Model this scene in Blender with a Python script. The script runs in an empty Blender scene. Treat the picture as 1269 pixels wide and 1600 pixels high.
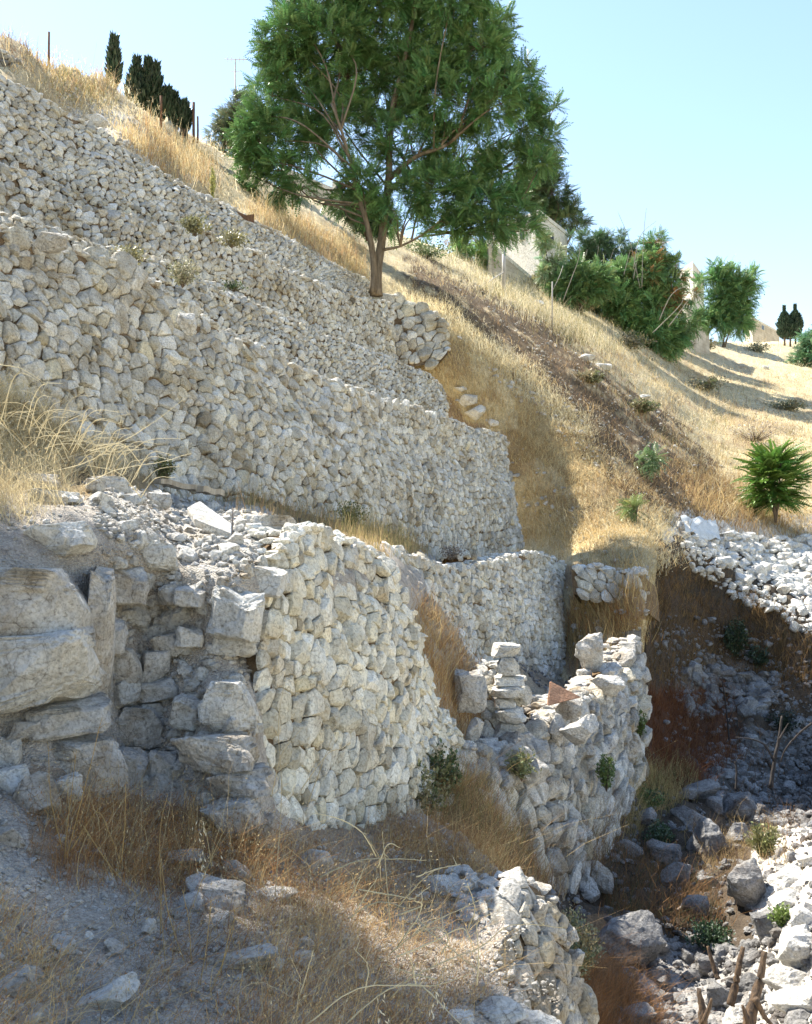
import bpy, bmesh, math, random
import numpy as np
from mathutils import Vector, Matrix
R = math.radians
scene = bpy.context.scene
COL = scene.collection
# ---------------------------------------------------------------- camera
F = 1500.0                        # focal length in photo pixels (photo is 1269 x 1600)
TH = math.atan(50 / F)            # the camera looks a little upward
cam_d = bpy.data.cameras.new('camera'); cam = bpy.data.objects.new('camera', cam_d); COL.objects.link(cam)
cam.rotation_euler = (math.pi / 2 + TH, 0, 0); cam.location = (0, 0, 0)
cam_d.sensor_fit = 'VERTICAL'; cam_d.sensor_height = 36; cam_d.lens = 36 * F / 1600
cam_d.clip_start = 0.05; cam_d.clip_end = 6000
scene.camera = cam
# ---------------------------------------------------------------- light
SUN = Vector((-0.475, 0.42, 0.775)).normalized()
sun_d = bpy.data.lights.new('sun', 'SUN'); sun_d.energy = 5.0; sun_d.angle = R(0.5); sun_d.color = (1, .93, .80)
sun = bpy.data.objects.new('sun', sun_d); COL.objects.link(sun)
sun.rotation_euler = SUN.to_track_quat('Z', 'Y').to_euler(); sun.location = (-30, 0, 40)
world = bpy.data.worlds.new('World'); scene.world = world; world.use_nodes = True
wn = world.node_tree.nodes; wl = world.node_tree.links
sky = wn.new('ShaderNodeTexSky'); sky.sky_type = 'NISHITA'; sky.sun_disc = False
sky.sun_elevation = math.asin(SUN.z); sky.sun_rotation = math.atan2(SUN.x, SUN.y)
sky.altitude = 700; sky.air_density = 1.5; sky.dust_density = 0.35; sky.ozone_density = 1.3
bg = wn['Background']; bg.inputs['Strength'].default_value = 0.095
tint = wn.new('ShaderNodeMix'); tint.data_type = 'RGBA'; tint.blend_type = 'MULTIPLY'; tint.inputs[0].default_value = 1
tint.inputs[7].default_value = (.985, .965, .985, 1); wl.new(sky.outputs[0], tint.inputs[6]); wl.new(tint.outputs[2], bg.inputs[0])
vs = scene.view_settings; vs.view_transform = 'Standard'; vs.look = 'None'; vs.exposure = 1.6; vs.gamma = 1
vs.use_curve_mapping = False
scene.cycles.max_bounces = 6; scene.cycles.diffuse_bounces = 4; scene.cycles.transparent_max_bounces = 4

# ---------------------------------------------------------------- helpers
rng = np.random.default_rng(7)
def at(px, py, Y):
    px = np.asarray(px, float); py = np.asarray(py, float); Y = np.asarray(Y, float)
    dx = (px - 634.5) / F; dy = (800 - py) / F; c, s = math.cos(TH), math.sin(TH)
    k = Y / (c - dy * s)
    return np.stack([dx * k, Y + 0 * k, (s + dy * c) * k], -1)
def topx(P):
    c, s = math.cos(TH), math.sin(TH)
    f = P[..., 1] * c + P[..., 2] * s; u = -P[..., 1] * s + P[..., 2] * c
    return 634.5 + F * P[..., 0] / f, 800 - F * u / f
def Yw(px, w):                    # distance at which the column px meets the line running along the hill at offset w
    return -w / (.375 - (np.asarray(px, float) - 634.5) / F * .927)
def W(pts):                       # [(px, py, w)] -> world
    a = np.array(pts, float); return at(a[:, 0], a[:, 1], Yw(a[:, 0], a[:, 2]))
def A(pts):
    a = np.array(pts, float); return at(a[:, 0], a[:, 1], a[:, 2])
def _hash(x, y, z, s):
    h = (x * 374761393 + y * 668265263 + z * 1274126177 + s * 974634777) & 0x7fffffff
    h = ((h ^ (h >> 13)) * 1274126177) & 0x7fffffff
    h = (h ^ (h >> 16)) & 0xffff
    return h / 32767.5 - 1
def vn(P, s=0):
    P = np.asarray(P, float); i = np.floor(P).astype(np.int64); f = P - i; u = f * f * (3 - 2 * f); r = 0
    for a in (0, 1):
        wx = u[..., 0] if a else 1 - u[..., 0]
        for b in (0, 1):
            wy = u[..., 1] if b else 1 - u[..., 1]
            for c in (0, 1):
                wz = u[..., 2] if c else 1 - u[..., 2]
                r = r + wx * wy * wz * _hash(i[..., 0] + a, i[..., 1] + b, i[..., 2] + c, s)
    return r
def fbm(P, s=0, o=4):
    r = 0; a = 1.
    for k in range(o):
        r = r + a * vn(P * 2 ** k, s + k * 17); a *= .5
    return r
def nrm(v): return v / np.maximum(np.linalg.norm(v, axis=-1, keepdims=True), 1e-9)
def mesh(name, V, Fc, mat=None, col=None, smooth=True, mi=None):
    """Fc: list of (n,k) index arrays"""
    me = bpy.data.meshes.new(name)
    if isinstance(Fc, np.ndarray): Fc = [Fc]
    Fc = [np.asarray(f, np.int32) for f in Fc if len(f)]
    V = np.asarray(V, np.float32)
    me.vertices.add(len(V)); me.vertices.foreach_set('co', V.ravel())
    loops = np.concatenate([f.ravel() for f in Fc]); cnt = np.concatenate([np.full(len(f), f.shape[1], np.int32) for f in Fc])
    st = np.concatenate([[0], np.cumsum(cnt)[:-1]]).astype(np.int32)
    me.loops.add(len(loops)); me.loops.foreach_set('vertex_index', loops)
    me.polygons.add(len(cnt)); me.polygons.foreach_set('loop_start', st); me.polygons.foreach_set('loop_total', cnt)
    me.polygons.foreach_set('use_smooth', np.full(len(cnt), smooth))
    if mi is not None: me.polygons.foreach_set('material_index', np.asarray(mi, np.int32))
    me.update(calc_edges=True)
    a = me.attributes.new('Col', 'FLOAT_COLOR', 'POINT')
    c = np.ones((len(V), 4), np.float32)
    if col is not None: c[:, :3] = col
    a.data.foreach_set('color', c.ravel())
    for m in (mat if isinstance(mat, (list, tuple)) else [mat]):
        if m: me.materials.append(m)
    return me
def obj(name, me, parent=None, label=None, cat=None, group=None, kind=None, loc=None):
    o = bpy.data.objects.new(name, me); COL.objects.link(o)
    if parent: o.parent = parent
    if label: o['label'] = label
    if cat: o['category'] = cat
    if group: o['group'] = group
    if kind: o['kind'] = kind
    if loc is not None: o.location = loc
    return o
def empty(name, label, cat, loc=(0, 0, 0), group=None, rz=0):
    o = obj(name, None, None, label, cat, group); o.location = loc; o.rotation_euler = (0, 0, rz)
    o.empty_display_size = .3
    return o
class Acc:                        # gathers pieces of ONE mesh
    def __init__(s): s.V = []; s.T = []; s.Q = []; s.C = []; s.n = 0; s.mt = []; s.mq = []
    def add(s, V, T=None, Q=None, C=None, m=0):
        V = np.asarray(V, float).reshape(-1, 3); s.V.append(V)
        if T is not None: T = np.asarray(T).reshape(-1, 3); s.T.append(T + s.n); s.mt += [m] * len(T)
        if Q is not None: Q = np.asarray(Q).reshape(-1, 4); s.Q.append(Q + s.n); s.mq += [m] * len(Q)
        c = np.ones((len(V), 3)); 
        if C is not None: c[:] = C
        s.C.append(c); s.n += len(V)
    def build(s, name, mat, smooth=True):
        Fc = []; mi = []
        if s.T: Fc.append(np.concatenate(s.T)); mi += s.mt
        if s.Q: Fc.append(np.concatenate(s.Q)); mi += s.mq
        return mesh(name, np.concatenate(s.V), Fc, mat, np.concatenate(s.C), smooth, mi)
_ico = {}
def ico(l):
    if l not in _ico:
        b = bmesh.new(); bmesh.ops.create_icosphere(b, subdivisions=l, radius=1)
        _ico[l] = (np.array([v.co[:] for v in b.verts]), np.array([[v.index for v in f.verts] for f in b.faces])); b.free()
    return _ico[l]
def box(acc, c, s, rot=None, C=None, m=0, bev=0):
    x, y, z = np.array(s) / 2.
    V = np.array([[i, j, k] for i in (-x, x) for j in (-y, y) for k in (-z, z)])
    if rot is not None: V = V @ np.array(rot).T
    acc.add(V + np.array(c), Q=[[0, 1, 3, 2], [4, 6, 7, 5], [0, 4, 5, 1], [2, 3, 7, 6], [0, 2, 6, 4], [1, 5, 7, 3]], C=C, m=m)
def rotz(a): c, s = math.cos(a), math.sin(a); return np.array([[c, -s, 0], [s, c, 0], [0, 0, 1]])
def rotv(ax, a): return np.array(Matrix.Rotation(a, 3, Vector(ax)))
def tube(acc, P, r, n=6, C=None, m=0, jit=0):
    P = np.asarray(P, float); r = np.broadcast_to(np.asarray(r, float), (len(P),))
    T = nrm(np.gradient(P, axis=0)); ref = np.array([0.31, .22, .92]); 
    U = nrm(np.cross(T, ref)); Wv = np.cross(T, U)
    a = np.linspace(0, 2 * math.pi, n, endpoint=False)
    V = P[:, None] + (U[:, None] * np.cos(a)[None, :, None] + Wv[:, None] * np.sin(a)[None, :, None]) * r[:, None, None]
    if jit: V = V + rng.normal(0, 1, V.shape) * r[:, None, None] * jit
    i, j = np.meshgrid(np.arange(len(P) - 1), np.arange(n), indexing='ij'); j2 = (j + 1) % n
    Q = np.stack([i * n + j, i * n + j2, (i + 1) * n + j2, (i + 1) * n + j], -1).reshape(-1, 4)
    V = np.concatenate([V.reshape(-1, 3), P[:1], P[-1:]]); k = len(P) * n
    T3 = [[(q + 1) % n, q, k] for q in range(n)] + [[(len(P) - 1) * n + q, (len(P) - 1) * n + (q + 1) % n, k + 1] for q in range(n)]
    acc.add(V, T=T3, Q=Q, C=C, m=m)
def spl(P, n):                    # smooth resample
    P = np.asarray(P, float); 
    if len(P) < 3:
        t = np.linspace(0, 1, n)[:, None]; return P[0] * (1 - t) + P[-1] * t
    E = np.concatenate([[2 * P[0] - P[1]], P, [2 * P[-1] - P[-2]]]); out = []
    for t in np.linspace(0, len(P) - 1, n):
        i = min(int(t), len(P) - 2); f = t - i; a, b, c, d = E[i:i + 4]
        out.append(.5 * (2 * b + (c - a) * f + (2 * a - 5 * b + 4 * c - d) * f * f + (3 * b - a - 3 * c + d) * f ** 3))
    return np.array(out)
def inpoly(x, y, poly):
    poly = np.asarray(poly, float); r = np.zeros(np.shape(x), bool); n = len(poly)
    for i in range(n):
        x1, y1 = poly[i]; x2, y2 = poly[(i + 1) % n]
        if y1 == y2: continue
        r ^= ((y1 > y) != (y2 > y)) & (x < (x2 - x1) * (y - y1) / (y2 - y1) + x1)
    return r
def polysample(poly, n):
    poly = np.asarray(poly, float); lo, hi = poly.min(0), poly.max(0); out = []; m = 0
    while m < n:
        q = rng.uniform(lo, hi, (max(n * 2, 64), 2)); q = q[inpoly(q[:, 0], q[:, 1], poly)]; out.append(q); m += len(q)
    return np.concatenate(out)[:n]

# ---------------------------------------------------------------- materials
def mk(name):
    m = bpy.data.materials.new(name); m.use_nodes = True; nt = m.node_tree; b = nt.nodes['Principled BSDF']
    b.inputs['Specular IOR Level'].default_value = .25; b.inputs['Roughness'].default_value = .9
    return m, nt.nodes, nt.links, b
def node(nd, t, **k):
    n = nd.new(t)
    for a, v in k.items():
        if a in ('op',): n.operation = v
        elif a == 'blend': n.blend_type = v
        else: n.inputs[a.replace('_', ' ')].default_value = v
    return n
def ramp(nd, lk, src, stops):
    r = nd.new('ShaderNodeValToRGB'); e = r.color_ramp.elements
    while len(e) < len(stops): e.new(.5)
    for q, (p, c) in zip(e, stops): q.position = p; q.color = (*c, 1) if len(c) == 3 else c
    lk.new(src, r.inputs[0]); return r
def mult(nd, lk, a, b, fac=1, blend='MULTIPLY'):
    m = nd.new('ShaderNodeMix'); m.data_type = 'RGBA'; m.blend_type = blend
    if isinstance(fac, (int, float)): m.inputs[0].default_value = fac
    else: lk.new(fac, m.inputs[0])
    for s, i in ((a, 6), (b, 7)):
        if isinstance(s, tuple): m.inputs[i].default_value = (*s, 1)
        else: lk.new(s, m.inputs[i])
    return m.outputs[2]
def stone_mat(name, c1, c2, stain, scale=1., bump=.5, stainamt=(.5, .72), lichen=0.0):
    m, nd, lk, b = mk(name)
    g = nd.new('ShaderNodeNewGeometry'); pos = g.outputs['Position']
    n1 = node(nd, 'ShaderNodeTexNoise', Scale=3.1 * scale, Detail=6, Roughness=.62); lk.new(pos, n1.inputs['Vector'])
    n2 = node(nd, 'ShaderNodeTexNoise', Scale=1.3 * scale, Detail=5, Roughness=.7); lk.new(pos, n2.inputs['Vector'])
    n3 = node(nd, 'ShaderNodeTexNoise', Scale=38 * scale, Detail=6, Roughness=.75); lk.new(pos, n3.inputs['Vector'])
    n4 = node(nd, 'ShaderNodeTexVoronoi', Scale=16 * scale); lk.new(pos, n4.inputs['Vector'])
    base = ramp(nd, lk, n1.outputs[0], [(.36, c1), (.62, c2)]).outputs[0]
    st = ramp(nd, lk, n2.outputs[0], [(stainamt[0], (0, 0, 0)), (stainamt[1], (1, 1, 1))]).outputs[0]
    c = mult(nd, lk, base, stain, st, 'MIX')
    sp = ramp(nd, lk, n3.outputs[0], [(.30, (.34, .32, .30)), (.46, (.84, .83, .81)), (.56, (1.02, 1.02, 1.02)), (.8, (1.16, 1.16, 1.16))]).outputs[0]
    c = mult(nd, lk, c, sp)
    if lichen:
        n5 = node(nd, 'ShaderNodeTexNoise', Scale=9 * scale, Detail=8, Roughness=.8); lk.new(pos, n5.inputs['Vector'])
        l = ramp(nd, lk, n5.outputs[0], [(.58, (0, 0, 0)), (.68, (lichen, lichen, lichen))]).outputs[0]
        c = mult(nd, lk, c, (.16, .155, .15), l, 'MIX')
    # hairline cracks and bedding
    wv = node(nd, 'ShaderNodeTexNoise', Scale=5 * scale, Detail=4); lk.new(pos, wv.inputs['Vector'])
    wm = nd.new('ShaderNodeVectorMath'); wm.operation = 'MULTIPLY_ADD'; lk.new(wv.outputs['Color'], wm.inputs[0]); wm.inputs[1].default_value = (.16, .16, .16); lk.new(pos, wm.inputs[2])
    ck = nd.new('ShaderNodeTexVoronoi'); ck.feature = 'DISTANCE_TO_EDGE'; ck.inputs['Scale'].default_value = 5.5 * scale; lk.new(wm.outputs[0], ck.inputs['Vector'])
    cr = ramp(nd, lk, ck.outputs['Distance'], [(.0, (.45, .42, .38)), (.022, (1, 1, 1))]).outputs[0]
    cm = ramp(nd, lk, n2.outputs[0], [(.42, (0, 0, 0)), (.55, (.8, .8, .8))]).outputs[0]
    c = mult(nd, lk, c, cr, cm)
    at_ = nd.new('ShaderNodeAttribute'); at_.attribute_name = 'Col'
    c = mult(nd, lk, c, at_.outputs['Color']); lk.new(c, b.inputs['Base Color'])
    mm = node(nd, 'ShaderNodeMath', op='ADD'); lk.new(n3.outputs[0], mm.inputs[0])
    m2 = node(nd, 'ShaderNodeMath', op='MULTIPLY'); lk.new(n4.outputs[0], m2.inputs[0]); m2.inputs[1].default_value = .7
    lk.new(m2.outputs[0], mm.inputs[1])
    bp = nd.new('ShaderNodeBump'); bp.inputs['Strength'].default_value = bump; bp.inputs['Distance'].default_value = .045 / scale
    lk.new(mm.outputs[0], bp.inputs['Height']); lk.new(bp.outputs[0], b.inputs['Normal'])
    b.inputs['Roughness'].default_value = .95
    return m
def ground_mat(name, scale=1., bump=.7):      # colour carried per vertex (soil, straw litter, rubble dust), broken up by noise
    m, nd, lk, b = mk(name)
    g = nd.new('ShaderNodeNewGeometry'); pos = g.outputs['Position']
    at_ = nd.new('ShaderNodeAttribute'); at_.attribute_name = 'Col'
    n1 = node(nd, 'ShaderNodeTexNoise', Scale=2.2 * scale, Detail=9, Roughness=.72); lk.new(pos, n1.inputs['Vector'])
    n3 = node(nd, 'ShaderNodeTexNoise', Scale=26 * scale, Detail=8, Roughness=.78); lk.new(pos, n3.inputs['Vector'])
    v = node(nd, 'ShaderNodeTexVoronoi', Scale=34 * scale); lk.new(pos, v.inputs['Vector'])
    r1 = ramp(nd, lk, n1.outputs[0], [(.3, (.62, .58, .54)), (.5, (1, 1, 1)), (.7, (1.3, 1.28, 1.25))]).outputs[0]
    r3 = ramp(nd, lk, n3.outputs[0], [(.3, (.55, .52, .5)), (.52, (1, 1, 1)), (.72, (1.4, 1.38, 1.35))]).outputs[0]
    rv = ramp(nd, lk, v.outputs['Color'], [(0, (.8, .8, .8)), (1, (1.25, 1.25, 1.25))]).outputs[0]
    c = mult(nd, lk, mult(nd, lk, mult(nd, lk, at_.outputs['Color'], r1), r3), rv); lk.new(c, b.inputs['Base Color'])
    mm = node(nd, 'ShaderNodeMath', op='SUBTRACT'); lk.new(n3.outputs[0], mm.inputs[0]); lk.new(v.outputs[0], mm.inputs[1])
    bp = nd.new('ShaderNodeBump'); bp.inputs['Strength'].default_value = bump; bp.inputs['Distance'].default_value = .03
    lk.new(mm.outputs[0], bp.inputs['Height']); lk.new(bp.outputs[0], b.inputs['Normal'])
    b.inputs['Roughness'].default_value = 1
    return m
def leaf_mat(name, transl=.35, rough=.6, spec=.2):
    m, nd, lk, b = mk(name); at_ = nd.new('ShaderNodeAttribute'); at_.attribute_name = 'Col'
    lk.new(at_.outputs['Color'], b.inputs['Base Color']); b.inputs['Roughness'].default_value = rough
    b.inputs['Specular IOR Level'].default_value = spec
    t = nd.new('ShaderNodeBsdfTranslucent'); lk.new(at_.outputs['Color'], t.inputs[0])
    mx = nd.new('ShaderNodeMixShader'); mx.inputs[0].default_value = transl
    out = nd['Material Output']; lk.new(b.outputs[0], mx.inputs[1]); lk.new(t.outputs[0], mx.inputs[2]); lk.new(mx.outputs[0], out.inputs[0])
    return m
def bark_mat(name, c1, c2, sc=8):
    m, nd, lk, b = mk(name); tc = nd.new('ShaderNodeNewGeometry')
    mp = nd.new('ShaderNodeMapping'); mp.inputs['Scale'].default_value = (1, 1, .25); lk.new(tc.outputs['Position'], mp.inputs[0])
    n = node(nd, 'ShaderNodeTexNoise', Scale=sc, Detail=8, Roughness=.7); lk.new(mp.outputs[0], n.inputs['Vector'])
    r = ramp(nd, lk, n.outputs[0], [(.35, c1), (.65, c2)]); lk.new(r.outputs[0], b.inputs['Base Color'])
    bp = nd.new('ShaderNodeBump'); bp.inputs['Strength'].default_value = .8; bp.inputs['Distance'].default_value = .03
    lk.new(n.outputs[0], bp.inputs['Height']); lk.new(bp.outputs[0], b.inputs['Normal'])
    return m
M_wall = stone_mat('limestone_wall', (.61, .595, .55), (.83, .82, .775), (.49, .43, .33), 1, .9, (.46, .66))
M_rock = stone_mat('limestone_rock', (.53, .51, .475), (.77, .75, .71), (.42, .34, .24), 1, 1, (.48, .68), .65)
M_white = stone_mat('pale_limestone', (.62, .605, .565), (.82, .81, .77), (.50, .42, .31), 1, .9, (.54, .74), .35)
M_gully = stone_mat('shaded_limestone', (.15, .15, .155), (.36, .355, .35), (.12, .09, .07), 1, .9, (.5, .7), .8)  # limestone copy darkened so its colour carries the gully's shade
M_dirt = stone_mat('joint_earth', (.17, .115, .065), (.28, .20, .12), (.13, .08, .045), 2, 1)
M_ground = ground_mat('hillside_soil')
M_fine = ground_mat('bank_soil', 2.0, .9)
M_leaf = leaf_mat('leaf', .24, .42, .5)
M_grass = leaf_mat('dry_grass', .35, .8, .1)
M_bark = bark_mat('bark', (.08, .06, .045), (.20, .16, .125))
M_dead = bark_mat('dead_wood', (.035, .03, .028), (.17, .11, .065), 30)
# ---------------------------------------------------------------- terrain
class Patch:                      # a sheet of ground through surveyed points
    def __init__(s, ctrl, amp=.12, freq=1.1, seed=1, reg=1e-4):
        a = np.array(ctrl, float); s.x = a[:, :2] / 500.; n = len(a); y = 1 / a[:, 2]
        K = s.k(s.x, s.x) + reg * np.eye(n); Pm = np.concatenate([np.ones((n, 1)), s.x], 1)
        M = np.block([[K, Pm], [Pm.T, np.zeros((3, 3))]]); s.w = np.linalg.solve(M, np.concatenate([y, np.zeros(3)]))
        s.amp, s.freq, s.seed = amp, freq, seed; s.lo, s.hi = a[:, 2].min() * .8, a[:, 2].max() * 1.3
    def k(s, a, b):
        r2 = ((a[:, None] - b[None]) ** 2).sum(-1); return .5 * r2 * np.log(r2 + 1e-12)
    def __call__(s, px, py):
        q = np.stack([np.ravel(px), np.ravel(py)], -1).astype(float) / 500.; out = []
        for i in range(0, len(q), 20000):
            c = q[i:i + 20000]; out.append(s.k(c, s.x) @ s.w[:-3] + s.w[-3] + c @ s.w[-2:])
        Y = np.clip(1 / np.maximum(np.concatenate(out), 1e-3), s.lo, s.hi)
        P = at(np.ravel(px), np.ravel(py), Y)
        P[:, 2] += s.amp * fbm(P * s.freq, s.seed, 4) * np.clip(Y / 12, .5, 1.35) * np.clip(40 / Y, .25, 1) ** 1.5
        return P
def patch_mesh(name, pt, poly, step, colf, mat, skirt=(0, 1.0, -1.2), fine=.02, ff=6, kind='structure', noskirt=None):
    poly = np.array(poly, float); (x0, y0), (x1, y1) = poly.min(0), poly.max(0)
    xs = np.arange(x0, x1 + step, step); ys = np.arange(y0, y1 + step, step)
    X, Y = np.meshgrid(xs, ys); P = pt(X, Y); nx, ny = len(xs), len(ys)
    P = P + np.array([0, 0, 1]) * (fine * fbm(P * ff, 5, 3) * np.clip(P[:, 1] / 8, .6, 4))[:, None]
    C = colf(X.ravel(), Y.ravel(), P)
    i, j = np.meshgrid(np.arange(ny - 1), np.arange(nx - 1), indexing='ij'); a = i * nx + j
    Q = np.stack([a, a + nx, a + nx + 1, a + 1], -1).reshape(-1, 4)
    Q = Q[inpoly(X.ravel()[Q].mean(1), Y.ravel()[Q].mean(1), poly)]
    use = np.unique(Q); mp = -np.ones(len(P), int); mp[use] = np.arange(len(use)); P = P[use]; C = C[use]; Q = mp[Q]
    E = np.concatenate([Q[:, [0, 1]], Q[:, [1, 2]], Q[:, [2, 3]], Q[:, [3, 0]]]); key = np.sort(E, 1)
    _, inv, cnt = np.unique(key, axis=0, return_inverse=True, return_counts=True); B = E[cnt[inv.ravel()] == 1]
    if noskirt is not None:
        bx, by = topx(P[B].mean(1)); B = B[~inpoly(bx, by, noskirt)]
    bv = np.unique(B); m2 = -np.ones(len(P), int); m2[bv] = np.arange(len(bv)) + len(P)
    sk = P[bv] + np.array(skirt)
    Q = np.concatenate([Q, np.stack([B[:, 1], B[:, 0], m2[B[:, 0]], m2[B[:, 1]]], -1)])
    me = mesh(name, np.concatenate([P, sk]), Q, mat, np.concatenate([C, C[bv]]))
    return obj(name, me, kind=kind)
def paint(layers, base):          # layers: (polygon, colour, soft px): what the ground is made of there
    def f(x, y, P):
        C = np.ones((len(x), 3)) * np.array(base)
        w = np.stack([P[:, 0], P[:, 1], P[:, 2]], -1)
        jx = x + 16 * fbm(w * .9, 3, 3); jy = y + 16 * fbm(w * .9 + 9, 4, 3)
        for poly, c, *t in layers:
            m = inpoly(jx, jy, poly)
            if t: m &= fbm(w * .8, 41, 4) > t[0]
            C[m] = c
        k = 1 + .17 * fbm(w * .6, 8, 4); return C * k[:, None]
    return f
SOIL = (.47, .43, .38); STRAW = (.52, .44, .28); BROWN = (.125, .09, .055); DUST = (.54, .51, .46); DARK = (.10, .075, .055); WARM = (.30, .22, .14)

P5 = Patch([(-250,-60,15.68),(0,200,19.71),(-60,150,18.82),(120,240,21.95),(-150,130,17.36),(60,160,20.38),(200,280,23.52),(300,340,25.98),(-250,40,14.56),(0,60,22.4),(0,113,18.82),(100,110,24.64),(200,160,29.12),(200,233,22.62),(300,215,38.08),(300,300,25.31),(400,270,40),
 (400,348,28.22),(440,290,44),(500,330,44),(500,398,31.58),(572,440,35.06),(640,370,55),(640,440,38.08),(615,520,33.8),(700,400,54),(760,415,60),(700,480,36),
 (850,440,66),(850,520,44),(690,620,33.6),(760,560,34),(800,690,33),(950,480,68),(1000,560,54),(900,620,36),(1080,530,82),(1150,535,95),(1269,535,110),
 (1500,560,120),(1150,600,62),(1269,620,62),(1500,680,55),(1100,700,43),(1269,720,44),(1000,740,33),(900,750,31),(815,850,31),(900,850,28.4),(960,880,26),(950,950,24.0),(900,930,25.2),(950,925,24.5),(1000,955,23.1),
 (1000,900,24.5),(1010,1000,23.6),(895,1000,24.6),(1000,1100,22.4),(1090,810,32),(1200,840,34),(1269,860,34),(1500,900,32),(1060,870,28.5),(1150,920,29),
 (1269,985,28),(1500,1080,25)], .16, .55, 3)
SKYL = [(-260,-60),(-60,40),(0,64),(60,92),(120,104),(160,128),(200,156),(260,188),(300,214),(340,236),(400,272),(440,292),(560,332),(640,372),(760,414),
 (850,438),(900,470),(1000,502),(1080,530),(1150,536),(1200,532),(1269,534),(1540,560)]
debris = [(640,405),(760,448),(870,512),(955,582),(1060,662),(1165,785),(1120,850),(1000,805),(915,708),(815,604),(730,508),(640,455)]
col5 = paint([([(0,60),(330,230),(360,330),(560,430),(480,420),(0,130)], (.40,.33,.21)),
  ([(120,160),(230,200),(260,250),(200,260),(110,200)], DUST),
  (debris, (.40,.32,.20)), (debris, BROWN, -.5), ([(870,500),(1269,600),(1269,800),(1000,700)], (.40,.31,.19), .25), ([(600,450),(860,620),(1000,800),(900,840),(700,640)], (.38,.29,.17), .1), ([(800,620),(900,640),(960,740),(880,760),(820,700)], (.38,.28,.14)),
  ([(1050,800),(1560,840),(1560,1120),(1269,1010),(1150,930),(1040,870)], DUST),
  ([(880,880),(1010,880),(1010,1060),(880,1060)], WARM), ([(640,640),(700,600),(760,660),(700,680)], WARM)], STRAW)
hill = patch_mesh('hillside', P5, SKYL + [(1540,1067),(1269,957),(1160,891),(1080,852),(1030,862),(1010,930),(1005,1030),(990,1060),(870,1080),
  (800,900),(770,720),(670,640),(560,560),(590,480),(560,455),(480,410),(380,360),(300,335),(190,275),(120,235),(0,170),(-60,150),(-260,60)], 4.5, col5, M_ground, (0.5, 3.5, -4), .012, 2.5, noskirt=[(1030,830),(1700,830),(1700,1300),(1030,1300)])

P6 = Patch([(560,1300,9.5),(620,1290,9.9),(700,1250,11),(740,1240,11.9),(800,1290,12.6),(850,1370,12.6),(700,1340,9.3),(780,1360,9.2),(850,1420,9.8),
 (900,1500,10.2),(930,1600,9.5),(880,1420,12.2),(920,1350,14.4),(960,1260,16.5),(1003,1200,19.5),(1020,1150,21.5),(1020,1000,25.7),(1040,900,27.9),(1100,885,29.6),(1150,860,31.5),(1269,930,30.5),
 (1200,950,28.9),(1269,990,28.3),(1500,1080,25.3),(1060,870,28.8),(1150,920,29.3),(1100,1000,28.2),(1200,1040,28),(1100,1060,27.5),(1200,1130,26),(1100,1140,25),(1269,1140,26.5),(1269,1250,22.5),
 (1200,1200,24),(1100,1200,22),(1100,1300,17.6),(1200,1300,18.5),(1000,1300,17),(1000,1400,14.2),(1100,1400,14.6),(1200,1380,13.5),(1269,1360,12.2),(1269,1500,10),
 (1200,1450,11.6),(1100,1500,12.2),(1000,1500,11.8),(1000,1600,10.2),(1100,1600,10.4),(1200,1550,10.6),(1269,1600,8.8),(1500,1500,8.5),(1500,1300,14),(1500,1180,23),
 (1100,1850,7.6),(900,1850,7.2),(1400,1850,6.2)], .14, 1.0, 9)
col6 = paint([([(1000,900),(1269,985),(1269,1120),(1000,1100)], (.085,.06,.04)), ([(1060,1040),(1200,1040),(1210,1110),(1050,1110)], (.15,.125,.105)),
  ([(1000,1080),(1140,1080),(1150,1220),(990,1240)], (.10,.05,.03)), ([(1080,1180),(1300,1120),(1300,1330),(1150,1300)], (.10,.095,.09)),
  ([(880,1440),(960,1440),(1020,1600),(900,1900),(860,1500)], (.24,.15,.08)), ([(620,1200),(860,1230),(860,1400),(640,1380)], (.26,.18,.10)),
  ([(1000,1480),(1200,1480),(1200,1700),(1000,1700)], (.30,.29,.28)), ([(1190,1300),(1560,1300),(1560,1900),(1150,1900)], DUST)], (.075,.058,.042))  # gully soil is dark, and painted darker still to deepen the shade
_p6 = P6
class Blend:                       # the gully ground runs into the hillside sheet without a step
    def __call__(s, px, py):
        px = np.ravel(px).astype(float); py = np.ravel(py).astype(float); Pa, Pb = _p6(px, py), P5(px, py); Ya = Pa[:, 1]
        L = np.interp(px, [1000, 1030, 1080, 1160, 1269, 1540], [820, 850, 840, 880, 945, 1055]); w = np.clip((L + 60 - py) / 45, 0, 1) * (px > 1015); w = (w * w * (3 - 2 * w))[:, None]
        k = 1 - .0035 * w[:, 0]; return Pa * (1 - w) + Pb * w * k[:, None]
P6 = Blend()
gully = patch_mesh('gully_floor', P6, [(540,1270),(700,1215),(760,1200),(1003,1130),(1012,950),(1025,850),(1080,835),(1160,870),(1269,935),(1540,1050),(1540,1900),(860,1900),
  (900,1560),(820,1400),(740,1390),(560,1380)], 4, col6, M_ground, (0, 1.5, -1.5), .035, 4)

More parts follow.
